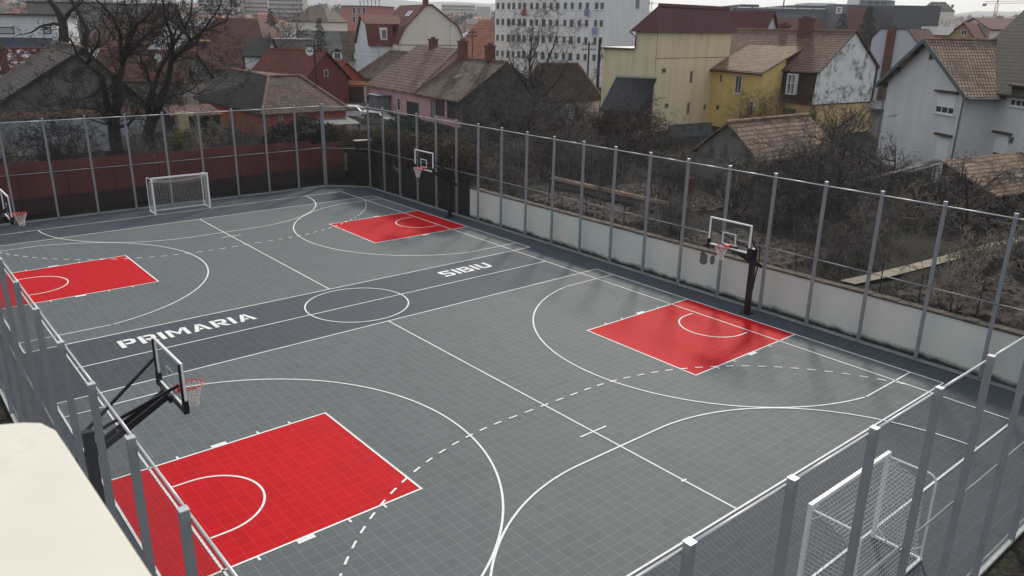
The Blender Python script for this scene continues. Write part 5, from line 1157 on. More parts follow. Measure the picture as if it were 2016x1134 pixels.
# ================================================================== CARS
TYRE = mat('tyre rubber', (.015, .015, .015), .8); HUB = mat('wheel rim', (.35, .35, .36), .4, .6)
def car(label, paint, loc, rz, boxy):
    r = thing('parked_car', label, 'car', (0, 0, 0)); L2, w2 = 2.15, .82
    low = [(-L2, .35), (-L2, .72), (-L2+.15, .86), (-1.25, .93), (.95, .93), (L2-.12, .84), (L2, .66), (L2, .35)]
    b = MB(); b.hexa([(x, -w2, z) for x, z in low], [(x, w2, z) for x, z in low]); b.build('body', paint, r)
    cab = [(-1.35, .932), (-1.0 if boxy else -.9, 1.38), (.35, 1.40), (.95, .932)]
    b = MB(); b.hexa([(x, -w2+.06+(.14 if z > 1 else 0), z) for x, z in cab], [(x, w2-.06-(.14 if z > 1 else 0), z) for x, z in cab]); cb = b.build('cabin_glass', DARKW, r)
    b = MB(); b.box(-1.02, -w2+.17, 1.38, .38, w2-.17, 1.44)
    for s in (-1, 1):
        for (x0, x1) in ((-1.37, -1.0), (.97, .36), (-.32, -.32)): b.bar((x0, s*(w2-.05), .93), (x1, s*(w2-.19), 1.40), .07)
    b.build('roof', paint, r)
    for x in (-1.3, 1.3):
        for s in (-1, 1):
            b = MB(); b.tube([(x, s*(w2-.12), .32), (x, s*(w2+.03), .32)], .32, 16); wh = b.build('wheel', TYRE, r); b = MB(); b.tube([(x, s*(w2+.031), .32), (x, s*(w2+.045), .32)], .19, 12); b.build('rim', HUB, wh)
    for s in (-1, 1):
        b = MB(); b.box(L2-.02, s*.6-.14, .6, L2+.015, s*.6+.14, .74); b.build('headlight', WF, r); b = MB(); b.box(-L2-.015, s*.62-.12, .6, -L2+.01, s*.62+.12, .76); b.build('tail_light', RIMC, r)
    b = MB(); b.box(L2-.02, -w2, .38, L2+.08, w2, .5); b.box(-L2-.08, -w2, .38, -L2+.02, w2, .5); b.build('bumper', HUB, r)
    place(r, loc, rz); return r
q = P(747, 247, .55); car('old dull green sedan parked by the pink house', mat('dull green paint', (.16, .21, .17), .35, .2, var=.1), (q.x, q.y, .45), R_(-60), True)
q = P(700, 232, .55); car('white car parked at the corner of the orange house', mat('white car paint', (.6, .62, .64), .3, .1), (q.x, q.y, .45), R_(-50), False)

# ================================================================== WHITE PARAPET BY THE CAMERA
b = MB(); zt = 9.75
pA, pB = P(97, 822, zt), P(316, 1150, zt); pC = P(-10, 832, zt)
d1 = (pA-pB).normalized(); 
n1 = (pC-pA).normalized()
loop = []; r_ = .03
A1 = pA-d1*r_*1.4; A2 = pA+n1*r_*1.4
far_ = 1.2
loop = [pB-d1*far_, A1, A1.lerp(A2, .5)+(pA-A1.lerp(A2, .5))*.45, A2, pA+n1*far_, pB-d1*far_+n1*far_]
cen = sum(loop, Vector())/6
inn = [v+(cen-v).normalized()*.012 for v in loop]; b.hexa([(v.x, v.y, zt-.35) for v in loop], [(v.x, v.y, zt-.012) for v in loop]); setorg((pA.x, pA.y, zt))
t = thing('parapet', 'cream-white rounded parapet edge close to the camera, bottom left corner', 'parapet', (pA.x, pA.y, zt)); m = mat('cream coated parapet', (.72, .69, .6), .6, var=.06, scale=5, dark=(.6, .57, .49), dscale=3, dth=.55)
b.build('coping', m, t); b = MB(); b.hexa([(v.x, v.y, zt-.0115) for v in loop], [(v.x, v.y, zt) for v in inn]); b.build('top_skin', m, t)
# the wall under it
b = MB(); w_ = [v+(cen-v).normalized()*.04 for v in loop]; b.hexa([(v.x, v.y, -.1) for v in w_], [(v.x, v.y, zt-.352) for v in w_]); b.build('wall', m, t)

# ================================================================== TREES AND SHRUBS
BARK = mat('dark bark', (.035, .029, .025), .95, var=.4, scale=5, bump=.5)
TWIGD = mat('dark twigs', (.036, .031, .028), .95, var=.4, scale=2)
TWIG = mat('grey brown twigs', (.115, .10, .09), .95, var=.35, scale=2)
TWIGR = mat('red brown twigs', (.075, .04, .034), .95, var=.35, scale=2)
TWIGY = mat('straw brown twigs', (.13, .10, .065), .95, var=.35, scale=2)
def vdir(rnd): 
    a = rnd.uniform(0, 2*PI); z = rnd.uniform(-1, 1); s = math.sqrt(1-z*z); return Vector((s*math.cos(a), s*math.sin(a), z))
def grow(mbs, p, d, ln_, r, lev, rnd, P_):
    """mbs: [thick, thin]; wander a branch, spawn side branches"""
    n = P_['seg'][lev]; pts = [p.copy()]; rad = [r]; dd = d.normalized(); st = ln_/n; nodes = []
    for i in range(n):
        dd = (dd+vdir(rnd)*P_['wob'][lev]+Vector((0, 0, P_['up'][lev]))).normalized(); p = p+dd*st; pts.append(p.copy()); rad.append(max(P_['rmin'], r*(1-.72*(i+1)/n))); nodes.append((p.copy(), dd.copy(), rad[-1], (i+1)/n))
    mb = mbs[0] if lev <= P_['thick'] else mbs[1]
    mb.tube(pts, rad, 7 if r > .08 else (5 if r > .03 else 3), cap=False)
    if lev+1 < len(P_['seg']):
        k = P_['kids'][lev]; k = int(k)+(1 if rnd.random() < k-int(k) else 0)
        for _ in range(k):
            f = rnd.uniform(P_['from'][lev], 1.0); i = min(n-1, int(f*n)); q, qd, qr, qf = nodes[i]
            sd_ = vdir(rnd); sd_ = (sd_-qd*sd_.dot(qd)).normalized(); nd = (qd*P_['keep'][lev]+sd_).normalized()
            grow(mbs, q, nd, ln_*P_['len'][lev]*rnd.uniform(.6, 1.15)*(1.1-.4*qf), max(P_['rmin'], min(qr*.75, r*P_['rr'])), lev+1, rnd, P_)
def crown_from(limbs, seed, P_, name, label, base, tw=TWIG, cat='tree', group=None, per=1.0):
    """limbs: polylines of (point, radius)"""
    rnd = random.Random(seed); t = thing(name, label, cat, base, group); tr = MB(); cr = MB()
    for li, L0 in enumerate(limbs):
        pts = [q for q, _ in L0]; rr = [a for _, a in L0]
        # gentle extra bends between the given joints
        pp, rp = [pts[0]], [rr[0]]
        for i in range(1, len(pts)):
            for f in (.33, .66, 1): 
                q = pts[i-1].lerp(pts[i], f); 
                if f < 1: q += vdir(rnd)*.07*(pts[i]-pts[i-1]).length*.5
                pp.append(q); rp.append(rr[i-1]+(rr[i]-rr[i-1])*f)
        tr.tube(pp, rp, 9 if max(rp) > .12 else 6, cap=True)
        for i in range(1, len(pp)):
            seglen = (pp[i]-pp[i-1]).length; k = P_['dens']*seglen*per*(1.0 if rp[i] < .16 else .35)
            k = int(k)+(1 if rnd.random() < k-int(k) else 0); ax = (pp[i]-pp[i-1]).normalized()
            for _ in range(k):
                sd_ = vdir(rnd); sd_ = (sd_-ax*sd_.dot(ax)).normalized(); q = pp[i-1].lerp(pp[i], rnd.random())
                grow([tr, cr], q, ax*.5+sd_+Vector((0, 0, .25)), P_['l0']*rnd.uniform(.5, 1.2), min(rp[i]*.5, P_['r0']), 1, rnd, P_)
        grow([tr, cr], pp[-1], pp[-1]-pp[-2], P_['l0']*1.1, rp[-1], 1, rnd, P_)
    tr.build('trunk', BARK, t, smooth=True); cr.build('crown', tw, t)
    return t
BIG = dict(seg=[6, 6, 5, 4, 3], wob=[.25, .34, .4, .45, .5], up=[.05, .03, .03, .02, 0], rmin=.0125, thick=1, kids=[3, 4.6, 3.8, 2.4, 0], **{'from': [.3, .2, .2, .15, 0]}, keep=[.8, .8, .75, .8, .5], len=[.7, .6, .6, .65, .5], rr=.5, dens=1.0, l0=2.3, r0=.055)
def LB_(D, lst, dd=0): return [(PD(x, y, D+dd*i/len(lst)), r) for i, (x, y, r) in enumerate(lst)]
D1 = 53; base = PD(226, 300, D1); base.z = .1
t1l = [[(Vector((base.x, base.y, .0)), .42)]+LB_(D1, [(226, 262, .40), (224, 232, .36)]),
 LB_(D1, [(224, 240, .30), (213, 212, .24), (206, 180, .20), (202, 150, .17), (184, 136, .15), (172, 127, .13)]),
 LB_(D1, [(172, 128, .12), (178, 108, .1), (190, 92, .08), (196, 70, .05)], -3),
 LB_(D1, [(175, 128, .10), (160, 112, .08), (142, 108, .05), (120, 100, .03)], 2),
 LB_(D1, [(224, 240, .32), (233, 205, .24), (234, 165, .2), (241, 128, .18)]),
 LB_(D1, [(241, 128, .15), (237, 92, .12), (237, 66, .10), (228, 45, .08), (214, 23, .07), (192, 2, .05), (175, -20, .03)], -4),
 LB_(D1, [(241, 130, .15), (248, 92, .13), (257, 60, .11), (257, 36, .09), (246, 8, .07), (240, -20, .04)], 2),
 LB_(D1, [(246, 116, .13), (262, 97, .12), (280, 76, .10), (300, 60, .08), (330, 40, .06), (352, 22, .05), (368, 0, .03)], 4),
 LB_(D1, [(258, 60, .08), (278, 42, .07), (300, 22, .05), (312, -5, .03)], -3),
 LB_(D1, [(204, 165, .10), (185, 188, .06), (160, 195, .04), (120, 205, .02)], -4),
 LB_(D1, [(222, 235, .09), (190, 215, .05), (150, 212, .035), (105, 218, .02)], -5),
 LB_(D1, [(222, 245, .07), (185, 238, .045), (150, 225, .03), (70, 215, .015)], -6),
 LB_(D1, [(228, 250, .14), (250, 246, .10), (262, 232, .07), (275, 212, .04)], -3)]
crown_from(t1l, 1, BIG, 'bare_tree', 'large bare tree with forking black trunk, left one of the two behind the red fence', base, tw=TWIGD, per=1.9)
D2 = 57; base = PD(292, 300, D2); base.z = .1
t2l = [[(Vector((base.x, base.y, 0)), .46)]+LB_(D2, [(292, 262, .42), (298, 240, .36)]),
 LB_(D2, [(298, 245, .34), (311, 218, .30), (320, 185, .26), (331, 160, .22), (337, 122, .19), (352, 104, .15)]),
 LB_(D2, [(352, 106, .13), (372, 84, .11), (400, 60, .09), (419, 34, .075), (432, 15, .05), (440, -10, .03)], 3),
 LB_(D2, [(400, 60, .07), (425, 50, .06), (445, 42, .04), (455, 20, .025)], -2),
 LB_(D2, [(337, 125, .15), (340, 95, .13), (336, 64, .1), (325, 40, .08), (322, 10, .06), (318, -20, .03)], -3),
 LB_(D2, [(298, 240, .26), (298, 212, .2), (301, 175, .17), (312, 140, .14), (330, 112, .12), (338, 80, .09)], 2),
 LB_(D2, [(301, 178, .10), (292, 150, .08), (285, 128, .06), (270, 100, .04)], -4),
 LB_(D2, [(340, 92, .09), (362, 60, .08), (375, 32, .07), (378, 0, .05), (382, -25, .03)], 1),
 LB_(D2, [(330, 165, .09), (352, 172, .06), (385, 185, .04), (415, 178, .025)], -4),
 LB_(D2, [(315, 205, .10), (338, 190, .06), (365, 182, .04), (400, 160, .02)], -5),
 LB_(D2, [(375, 80, .05), (372, 60, .04), (352, 40, .03)], -2),
 LB_(D2, [(348, 108, .07), (370, 115, .05), (400, 118, .03), (430, 130, .015)], -3)]
crown_from(t2l, 2, BIG, 'bare_tree', 'large bare tree with leaning thick trunk, right one of the two behind the red fence', base, tw=TWIGD, per=1.9)
D3 = 74
t3l = [LB_(D3, [(127, 95, .45), (126, 70, .42), (124, 45, .36), (114, 22, .28), (98, 0, .2), (85, -20, .12)]), LB_(D3, [(124, 50, .2), (105, 46, .12), (80, 52, .09), (60, 64, .06), (32, 70, .03)]), LB_(D3, [(124, 45, .2), (140, 20, .15), (160, 6, .1), (170, -20, .06)]),
 LB_(D3, [(165, 90, .28), (172, 62, .24), (160, 36, .2), (146, 12, .14), (138, -15, .08)])]
crown_from(t3l, 3, dict(BIG, rmin=.012, l0=2.6), 'bare_tree', 'bare tree with stout pollarded trunk behind the plaster gable house', PD(127, 100, D3), per=.8)
# tree in the middle, before the apartment block
D4 = 69
b4 = PD(1048, 268, D4)
t4l = [LB_(D4, [(1046, 275, .22), (1050, 235, .2), (1052, 205, .18), (1050, 180, .16)]),
 LB_(D4, [(1050, 182, .12), (1046, 150, .1), (1042, 120, .08), (1046, 90, .06), (1048, 55, .03)]), LB_(D4, [(1050, 182, .12), (1066, 150, .1), (1078, 120, .08), (1090, 92, .05), (1098, 60, .03)], 3), LB_(D4, [(1050, 190, .1), (1030, 160, .08), (1012, 135, .06), (1000, 105, .03)], -3),
 LB_(D4, [(1052, 205, .1), (1080, 180, .07), (1105, 150, .05), (1118, 118, .03)], -3), LB_(D4, [(1050, 215, .09), (1025, 195, .06), (1000, 180, .04), (978, 170, .025)], 2), LB_(D4, [(1052, 230, .08), (1085, 222, .05), (1115, 200, .035), (1135, 190, .02)], -4), LB_(D4, [(1044, 120, .06), (1060, 85, .05), (1062, 50, .03)], 1)]
crown_from(t4l, 4, dict(BIG, rmin=.011, l0=2.4, up=[.05, .12, .1, .08, .04], dens=.9), 'bare_tree', 'bare spreading tree before the apartment block and the brown cottage', b4, per=2.1)
# generic shrubs, built once and copied
SH = dict(seg=[5, 5, 4, 3], wob=[.22, .3, .38, .45], up=[.10, .06, .04, .02], rmin=.0105, thick=0, kids=[6, 5, 3.4, 0], **{'from': [.15, .1, .1, 0]}, keep=[.8, .8, .7, .6], len=[.55, .55, .55, .5], rr=.55)
def shrub(name, seed, h, stems, tw, spread=.6, P_=SH):
    rnd = random.Random(seed); t = thing(name, 'x', 'shrub', (0, 0, 0)); tr = MB(); cr = MB()
    for i in range(stems):
        a = 2*PI*i/stems+rnd.uniform(-.4, .4); d = Vector((math.cos(a)*spread*rnd.uniform(.3, 1.2), math.sin(a)*spread*rnd.uniform(.3, 1.2), 1)); grow([tr, cr], Vector((math.cos(a)*.12, math.sin(a)*.12, -.1)), d, h*rnd.uniform(.65, 1.05), .035 if h > 2 else .02, 0, rnd, P_)
    tr.build('stems', BARK, t); cr.build('twigs', tw, t); return t
FT = dict(SH, seg=[6, 6, 5, 4, 3], wob=[.12, .3, .35, .42, .5], up=[.1, .05, .05, .04, .02], kids=[9, 6, 4, 3, 0], **{'from': [.35, .2, .15, .1, 0]}, keep=[.5, .7, .7, .6, .5], len=[.7, .55, .5, .5, .5], thick=1)
def ftree(name, seed, h, tw, r=.12, P_=FT):
    rnd = random.Random(seed); t = thing(name, 'x', 'tree', (0, 0, 0)); tr = MB(); cr = MB(); grow([tr, cr], Vector((0, 0, -.1)), Vector((rnd.uniform(-.15, .15), rnd.uniform(-.15, .15), 1)), h*.75, r, 0, rnd, P_); tr.build('trunk', BARK, t); cr.build('crown', tw, t); return t
sA = [shrub('bare_shrub', 11, 3.0, 7, TWIG), shrub('bare_shrub', 12, 2.2, 9, TWIG, .9), shrub('bare_shrub', 13, 3.6, 6, TWIG, .45)]
sR = shrub('red_twigged_shrub', 14, 4.2, 10, TWIGR, .7); sY = shrub('straw_shrub', 15, 5.2, 9, TWIGY, .28)
fT = [ftree('fruit_tree', 21, 5.0, TWIG), ftree('fruit_tree', 22, 6.2, TWIG, .15), ftree('fruit_tree', 23, 4.4, TWIG)]
TWIGL = mat('pale glinting twigs', (.24, .205, .165), .95, var=.3, scale=2)  # pale variant: light glinting on twigs is put into their colour
sA += [shrub('bare_shrub', 16, 2.4, 8, TWIGL, .8), shrub('bare_shrub', 17, 3.2, 7, TWIGD, .6), shrub('bare_shrub', 18, 2.6, 8, TWIGR, .7)]
_used = {}
def inst(pr, x, y, rz, s, label, group, cat=None):
    k = pr.name
    if k in _used: o = copytree(pr)
    else: o = pr; _used[k] = 1
    place(o, (x, y, gz(x, y)), rz, label, s); o['group'] = group
    if cat: o['category'] = cat
    return o
rn = random.Random(31)
def blocked(x, y):
    if 13.2 < x < 24 and -2 < y < 7.5 and not (18 < x < 19): return True
    if 13 < x < 19 and -10.5 < y < -4: return True
    if 30 < x < 38 and 12 < y < 17: return True
    # path, shed, houses
    if -14.3 < y < -11.6 and 12 < x < 30: return True
    if 27 < x < 39.5 and .6 < y < 8: return True
    if 29 < x < 41 and -9 < y < -3.2: return True
    if x > 41 and y < 8: return True
    if x > 47.5 and y > 12: return True
    if x > 52: return True
    if x > 29.5 and y > 34: return True
    if x > 40 and y > 24: return True
    return False
cnt = 0; tries = 0
while cnt < 185 and tries < 4000:
    tries += 1; x = 13.3+rn.random()**1.15*38; y = rn.uniform(-17, 36)
    if blocked(x, y): continue
    if y > 9 and x < 14.5: continue
    if y < -8 and x < 24 and rn.random() < .45: continue
    r = rn.random(); rz = rn.uniform(0, 6.28)
    pxx = proj((x, y, 1.5))[0]
    if pxx < 925 and y > 14: continue
    pt_ = proj((x, y, gz(x, y)+(2.9 if r < .74 or x < 16 else 4.8)))
    if 1270 < pt_[0] < 1420 and pt_[1] < 272: continue
    if 1400 < pt_[0] < 1560 and pt_[1] < 258: continue
    if 1130 < pt_[0] < 1275 and pt_[1] < 225: continue
    if r < .74 or x < 16: inst(rn.choice(sA), x, y, rz, rn.uniform(.55, 1.0)*(1 if x > 16 else .7), 'bare grey-brown shrub in the overgrown garden behind the pale wall', 'bare shrubs of the overgrown garden')
    else: inst(rn.choice(fT), x, y, rz, rn.uniform(.6, .95), 'bare dark fruit tree in the overgrown garden behind the pale wall', 'bare fruit trees of the overgrown garden')
    cnt += 1
# the reddish thicket by the lean-to, straw shrubs at the yellow house
for X, Y, s in ((1175, 275, .7), (1205, 280, .75), (1240, 278, .75), (1270, 285, .7), (1195, 300, .8), (1232, 300, .8), (1262, 305, .75)):
    q = P(X, Y, .8); inst(sR, q.x, q.y, rn.uniform(0, 6), s, 'reddish twiggy shrub in the thicket before the blue-black lean-to', 'red-twigged thicket shrubs')
for X, Y, s in ((1460, 268, .7), (1490, 268, .72), (1525, 268, .75)):
    q = P(X, Y, .8); inst(sY, q.x, q.y, rn.uniform(0, 6), s, 'tall straw-brown shrub rising before the yellow house wall', 'straw shrubs at the yellow house')
t = ftree('fruit_tree', 41, 6.0, TWIG, .17); q = P(1238, 300, .9); place(t, (q.x, q.y, .5), 1, 'gnarled dark fruit tree with crooked limbs among the reddish thicket')
for X, Y, D, sd, h, lb in ((1640, 330, 50, 42, 6.4, 'dark fruit tree right of the tiled shed roof'), (1700, 330, 47, 43, 5.4, 'dark tangled fruit tree between tiled shed and board fence'), (1600, 420, 41, 44, 4.6, 'bare fruit tree below the tiled shed wall'), (1900, 470, 36, 45, 4.6, 'bare fruit tree above the garden path at the right edge')):
    t = ftree('fruit_tree', sd, h, TWIG, .12); q = PD(X, Y, D); place(t, (q.x, q.y, gz(q.x, q.y)), sd, lb)
# shrubs behind the red fence and around the big trees
for i in range(46):
    x = rn.uniform(-9, 12); y = rn.uniform(25.5, 39)
    inst(rn.choice(sA), x, y, rn.uniform(0, 6), rn.uniform(.6, 1.1), 'bare brown shrub growing behind the red boundary fence', 'bare shrubs behind the red fence')
# ---- dry ivy hedge over the panel fence: many small leaves
def leafmass(name, label, cat, cells, n, size, m, seed, kind=None, group=None):
    """cells: list of (cx,cy,cz,rx,ry,rz) ellipsoids; leaves spread through them"""
    rnd = random.Random(seed); c0 = cells[0]; setorg((c0[0], c0[1], 0)); b = MB(); tot = sum(c[3]*c[4]*c[5] for c in cells)
    for c in cells:
        k = int(n*c[3]*c[4]*c[5]/tot)
        for _ in range(k):
            d = vdir(rnd)*rnd.random()**.35; p = Vector((c[0]+d.x*c[3], c[1]+d.y*c[4], c[2]+d.z*c[5])); u = vdir(rnd); v = u.cross(vdir(rnd)).normalized(); s = size*rnd.uniform(.5, 1.4)
            b.poly([p-u*s, p+v*s*.6, p+u*s, p-v*s*.6])
    o = b.build(name, m); tag(o, label, cat, group, kind); return o
LEAFB = mat('dry brown ivy leaves', (.075, .052, .03), .9, var=.6, scale=1.5); LEAFD = mat('dark hedge leaves', (.028, .026, .02), .9, var=.5, scale=1.5); LEAFG = mat('dull green leaves', (.035, .05, .02), .85, var=.5, scale=1.5)
rn = random.Random(55)
cells = []
y = 10.2
while y < 21.8:
    cells.append((13.2+rn.uniform(-.1, .2), y, 2.75+rn.uniform(-.1, .25), .8, 1.1, 1.25+rn.uniform(-.2, .2))); y += .8
leafmass('ivy_hedge', 'long dry brown ivy hedge hanging over the dark panel fence, behind the far hoop', 'hedge', cells, 46000, .07, LEAFB, 1)
cells = [(8.6, 25.0, 2.7, 1.6, .8, 1.4), (10.2, 25.0, 3.0, 1.6, .8, 1.5), (11.6, 25.2, 2.7, 1.2, .9, 1.2)]
leafmass('dark_bush', 'dense dark rounded bush over the red fence at the far corner', 'bush', cells, 16000, .07, LEAFD, 2)
cells = [(12.6, 25.6, 2.6, 1.2, 1.3, 1.1), (13.6, 24.2, 2.4, 1.1, 1.4, 1.0)]
leafmass('brown_bush', 'brown leafy bush at the far corner, right of the dark bush', 'bush', cells, 9000, .07, LEAFB, 3)
# low evergreens in the pink house yard
for q_, lb in (((800, 262), 'dull green low bush in the yard right of the green sedan'), ((690, 135), 'dark green bush under the dormer house'), ):
    q = P(q_[0], q_[1], .9); leafmass('green_bush', lb, 'bush', [(q.x, q.y, 1.4, 2.2, 2.6, 1.0), (q.x+1.5, q.y-2, 1.2, 1.8, 1.8, .8)], 5000, .1, mat('blue green needles', (.02, .035, .028), .9, var=.4), 4)
# dry grass and brambles as ground cover
rnd = random.Random(77); b = MB(); setorg((0, 0, 0))
def cover(x0, x1, y0, y1, n, h, blk=None):
    for _ in range(n):
        x = rnd.uniform(x0, x1); y = rnd.uniform(y0, y1)
        if blk and blk(x, y): continue
        z = gz(x, y)-.03; k = rnd.uniform(.4, 1)*h; d = Vector((rnd.uniform(-.7, .7), rnd.uniform(-.7, .7), 1))*k; w_ = rnd.uniform(.008, .02); a = rnd.uniform(0, PI); wv = Vector((math.cos(a), math.sin(a), 0))*w_; p = Vector((x, y, z)); m_ = p+d*.55; e = p+d+Vector((d.x, d.y, -d.z*.3))*.3
        b.poly([p-wv, p+wv, m_+wv*.7, m_-wv*.7]); b.poly([m_-wv*.7, m_+wv*.7, e])
patch = lambda x, y: math.sin(x*.55+1)*math.sin(y*.47)+.5*math.sin(x*.23+y*.31) > .35
cover(12.9, 16, -20, 9, 7000, .3, lambda x, y: -13.6 < y < -12.3 or patch(x, y)); cover(16, 45, -16, 36, 24000, .7, lambda x, y: (-13.8 < y < -12.3 and x < 31) or patch(x, y)); cover(-16, 28, 24.3, 38, 12000, .8); cover(12.85, 14.5, 9, 24, 1500, .5)
tag(b.build('dry_grass', mat('dry grass blades', (.07, .06, .047), .95, var=.6, scale=.6)), kind='stuff')
# brambles: tangled arching canes
b = MB(); 
for _ in range(4200):
    x = rnd.uniform(13.2, 46); y = rnd.uniform(-16, 30)
    if blocked(x, y) or (y > 9 and x < 14): continue
    z = gz(x, y); a = rnd.uniform(0, 2*PI); L0 = rnd.uniform(.8, 2.2); h = rnd.uniform(.4, 1.4); pts = []
    for i in range(6): f = i/5; pts.append((x+math.cos(a)*L0*f+rnd.uniform(-.08, .08), y+math.sin(a)*L0*f+rnd.uniform(-.08, .08), z+h*math.sin(PI*f*.8)+rnd.uniform(-.05, .05)))
    b.tube(pts, .011, 3, cap=False)
tag(b.build('brambles', TWIG), kind='stuff')
# garden path
setorg((0, 0, 0)); b = MB(); pp = [P(X, Y, 1.42) for X, Y in ((1668, 560), (1740, 541), (1800, 523), (1860, 504), (1925, 481), (1990, 462), (2030, 452))]
for i in range(len(pp)-1):
    a, c = pp[i], pp[i+1]; za = gz(a.x, a.y)+.09; zc = gz(c.x, c.y)+.09; s = .3
    b.poly([(a.x, a.y-s, za), (c.x, c.y-s, zc), (c.x, c.y+s, zc), (a.x, a.y+s, za)])
tag(b.build('garden_path', mat('pale garden path', (.27, .235, .175), .9, var=.3, scale=2, bump=.4)), kind='structure')
# thin stakes of the vine rows
t = thing('vine_stakes', 'thin dark wooden stakes of vine rows just behind the pale wall', 'stakes', (14, -10, 1.4))
k = 0
for i in range(15):
    b = MB(); x = 13.2+rnd.uniform(0, .5); y = -17+i*1.5+rnd.uniform(-.3, .3); b.bar((x, y, 1.3), (x+rnd.uniform(-.1, .1), y+rnd.uniform(-.1, .1), 1.42+rnd.uniform(.9, 1.5)), .035); b.build('stake', PANEL, t)
# bench-like pale board by the corner, woodpile
t = thing('pale_board', 'pale plank lying on posts behind the far corner of the court fence', 'board', P(730, 275, 2.2)); q0, q1 = PD(698, 277, 52), PD(731, 275, 53); b = MB(); b.bar(q0, q1, .35, .06); b.build('plank', mat('pale plank', (.55, .52, .45), .8), t)
b = MB()
for f in (.15, .85): q = q0.lerp(q1, f); b.bar((q.x, q.y, .2), (q.x, q.y, q.z-.035), .09)
b.build('leg', PANEL, t)
t = thing('brushwood_pile', 'heap of cut branches and pale sticks in front of the open shed', 'woodpile', P(1830, 420, 1.2)); b = MB(); PW = mat('pale cut wood', (.4, .33, .24), .9)
for i in range(260):
    q = P(rnd.uniform(1720, 1960), rnd.uniform(395, 440), 1.3); a = rnd.uniform(0, 2*PI); l = rnd.uniform(.4, 1.3); d = Vector((math.cos(a)*l, math.sin(a)*l, rnd.uniform(-.15, .5))); q.z = gz(q.x, q.y)+rnd.uniform(.05, .5); pts = [q, q+d*.5+vdir(rnd)*.06, q+d]
    if i % 20: b.tube(pts, [.022, .018, .01], 4)
    else: b2 = MB(); b2.tube([q, q+d*1.3], [.035, .03], 5); b2.build('stick', PW, t)
b.build('branches', TWIG, t)
# garden clutter: dug beds, a low tiled wall, water barrel, sheets
SOIL = mat('dug garden soil', (.055, .04, .032), .95, var=.5, scale=3, bump=.8, bscale=12)
rs = random.Random(123)
def bed(x0, x1, y0, y1, lb):
    setorg(((x0+x1)/2, (y0+y1)/2, gz((x0+x1)/2, (y0+y1)/2))); b = MB(); st = .17; nx = int((x1-x0)/st); ny_ = int((y1-y0)/st)
    for i in range(nx+1):
        for j in range(ny_+1):
            x = x0+i*st+rs.uniform(-.06, .06); y = y0+j*st+rs.uniform(-.06, .06); ed = min(i, j, nx-i, ny_-j)
            b.v.append((x, y, gz(x, y)+(.02 if ed else -.12)+rs.uniform(0, .16)+.04*math.sin(j*1.3)))
    for i in range(nx):
        for j in range(ny_): a = i*(ny_+1)+j; b.f.append((a, a+ny_+1, a+ny_+2, a+1))
    tag(b.build('garden_bed', SOIL), lb, 'garden bed')
bed(14, 17.5, -1.5, 6.5, 'long dug garden bed just behind the pale wall near its far end'); bed(19.5, 24, -1.5, 6.8, 'dug garden bed farther from the pale wall, among the shrubs'); bed(13.6, 18.5, -10.2, -4.5, 'dug garden bed behind the right hoop, between pale wall and shrubs'); bed(14, 20, -18.5, -14.2, 'dug vine bed on the near side of the garden path')
t = thing('low_tiled_wall', 'low garden wall capped with old tiles, behind the pale wall near its far end', 'wall', (18.4, 3, 1)); b = MB(); b.box(18.3, -1.5, .6, 18.5, 8.5, 1.75); b.build('wall', W_OLD, t); b = MB(); y = -1.5
while y < 8.4: b.hexa([(18.1, y, 1.72), (18.7, y, 1.72), (18.7, y+.24, 1.72), (18.1, y+.24, 1.72)], [(18.25, y, 1.85), (18.55, y, 1.85), (18.55, y+.24, 1.85), (18.25, y+.24, 1.85)]); y += .26
b.build('tile_cap', T_OLD, t)
def barrel(x, y, m, lb):
    t = thing('water_barrel', lb, 'barrel', (x, y, gz(x, y))); z = gz(x, y); b = MB(); b.tube([(x, y, z), (x, y, z+.3), (x, y, z+.6), (x, y, z+.9)], [.27, .3, .3, .27], 14); b.build('drum', m, t); b = MB()
    for h in (.28, .6): b.tube([(x, y, z+h-.015), (x, y, z+h+.015)], .312, 14)
    b.build('hoop', m, t)
barrel(24.6, 3.2, mat('red plastic', (.3, .03, .02), .5), 'red plastic barrel among the shrubs behind the low tiled wall')
q = PD(372, 268, 62); leafmass('green_bush', 'yellow-green low bush behind the red fence, right of the two big trees', 'bush', [(q.x, q.y, 1.5, 1.5, 1.2, 1.0)], 4000, .07, mat('yellow green leaves', (.12, .14, .035), .85, var=.5, scale=1.5), 9)
t = thing('timber_store', 'dark low timber store between the big trees and the orange house', 'shed', P(400, 262, .6)); q = PD(396, 255, 72); b = MB(); b.hexa([(q.x-2.2, q.y, 0), (q.x+1.8, q.y, 0), (q.x+1.8, q.y+3, 0), (q.x-2.2, q.y+3, 0)], [(q.x-2.2, q.y, 2.4), (q.x+1.8, q.y, 2.4), (q.x+1.8, q.y+3, 2.9), (q.x-2.2, q.y+3, 2.9)]); b.build('wall', PANEL, t); b = MB(); b.slope((q.x-2.5, q.y-.4, 2.42), (q.x+2.1, q.y-.4, 2.42), (q.x+2.1, q.y+3.3, 3.05), (q.x-2.5, q.y+3.3, 3.05), .08); b.build('roof', T_REDB, t)
t = thing('garden_wall', 'tan rendered garden wall end right of the two big trees', 'wall', P(360, 280, .4)); q = PD(350, 262, 64); q2 = PD(372, 262, 66); b = MB(); b.bar((q.x, q.y, 1.7), (q2.x, q2.y, 1.7), .25, 3.4); b.build('wall', mat('tan garden render', (.26, .2, .13), .9, var=.2, streak=.3), t)
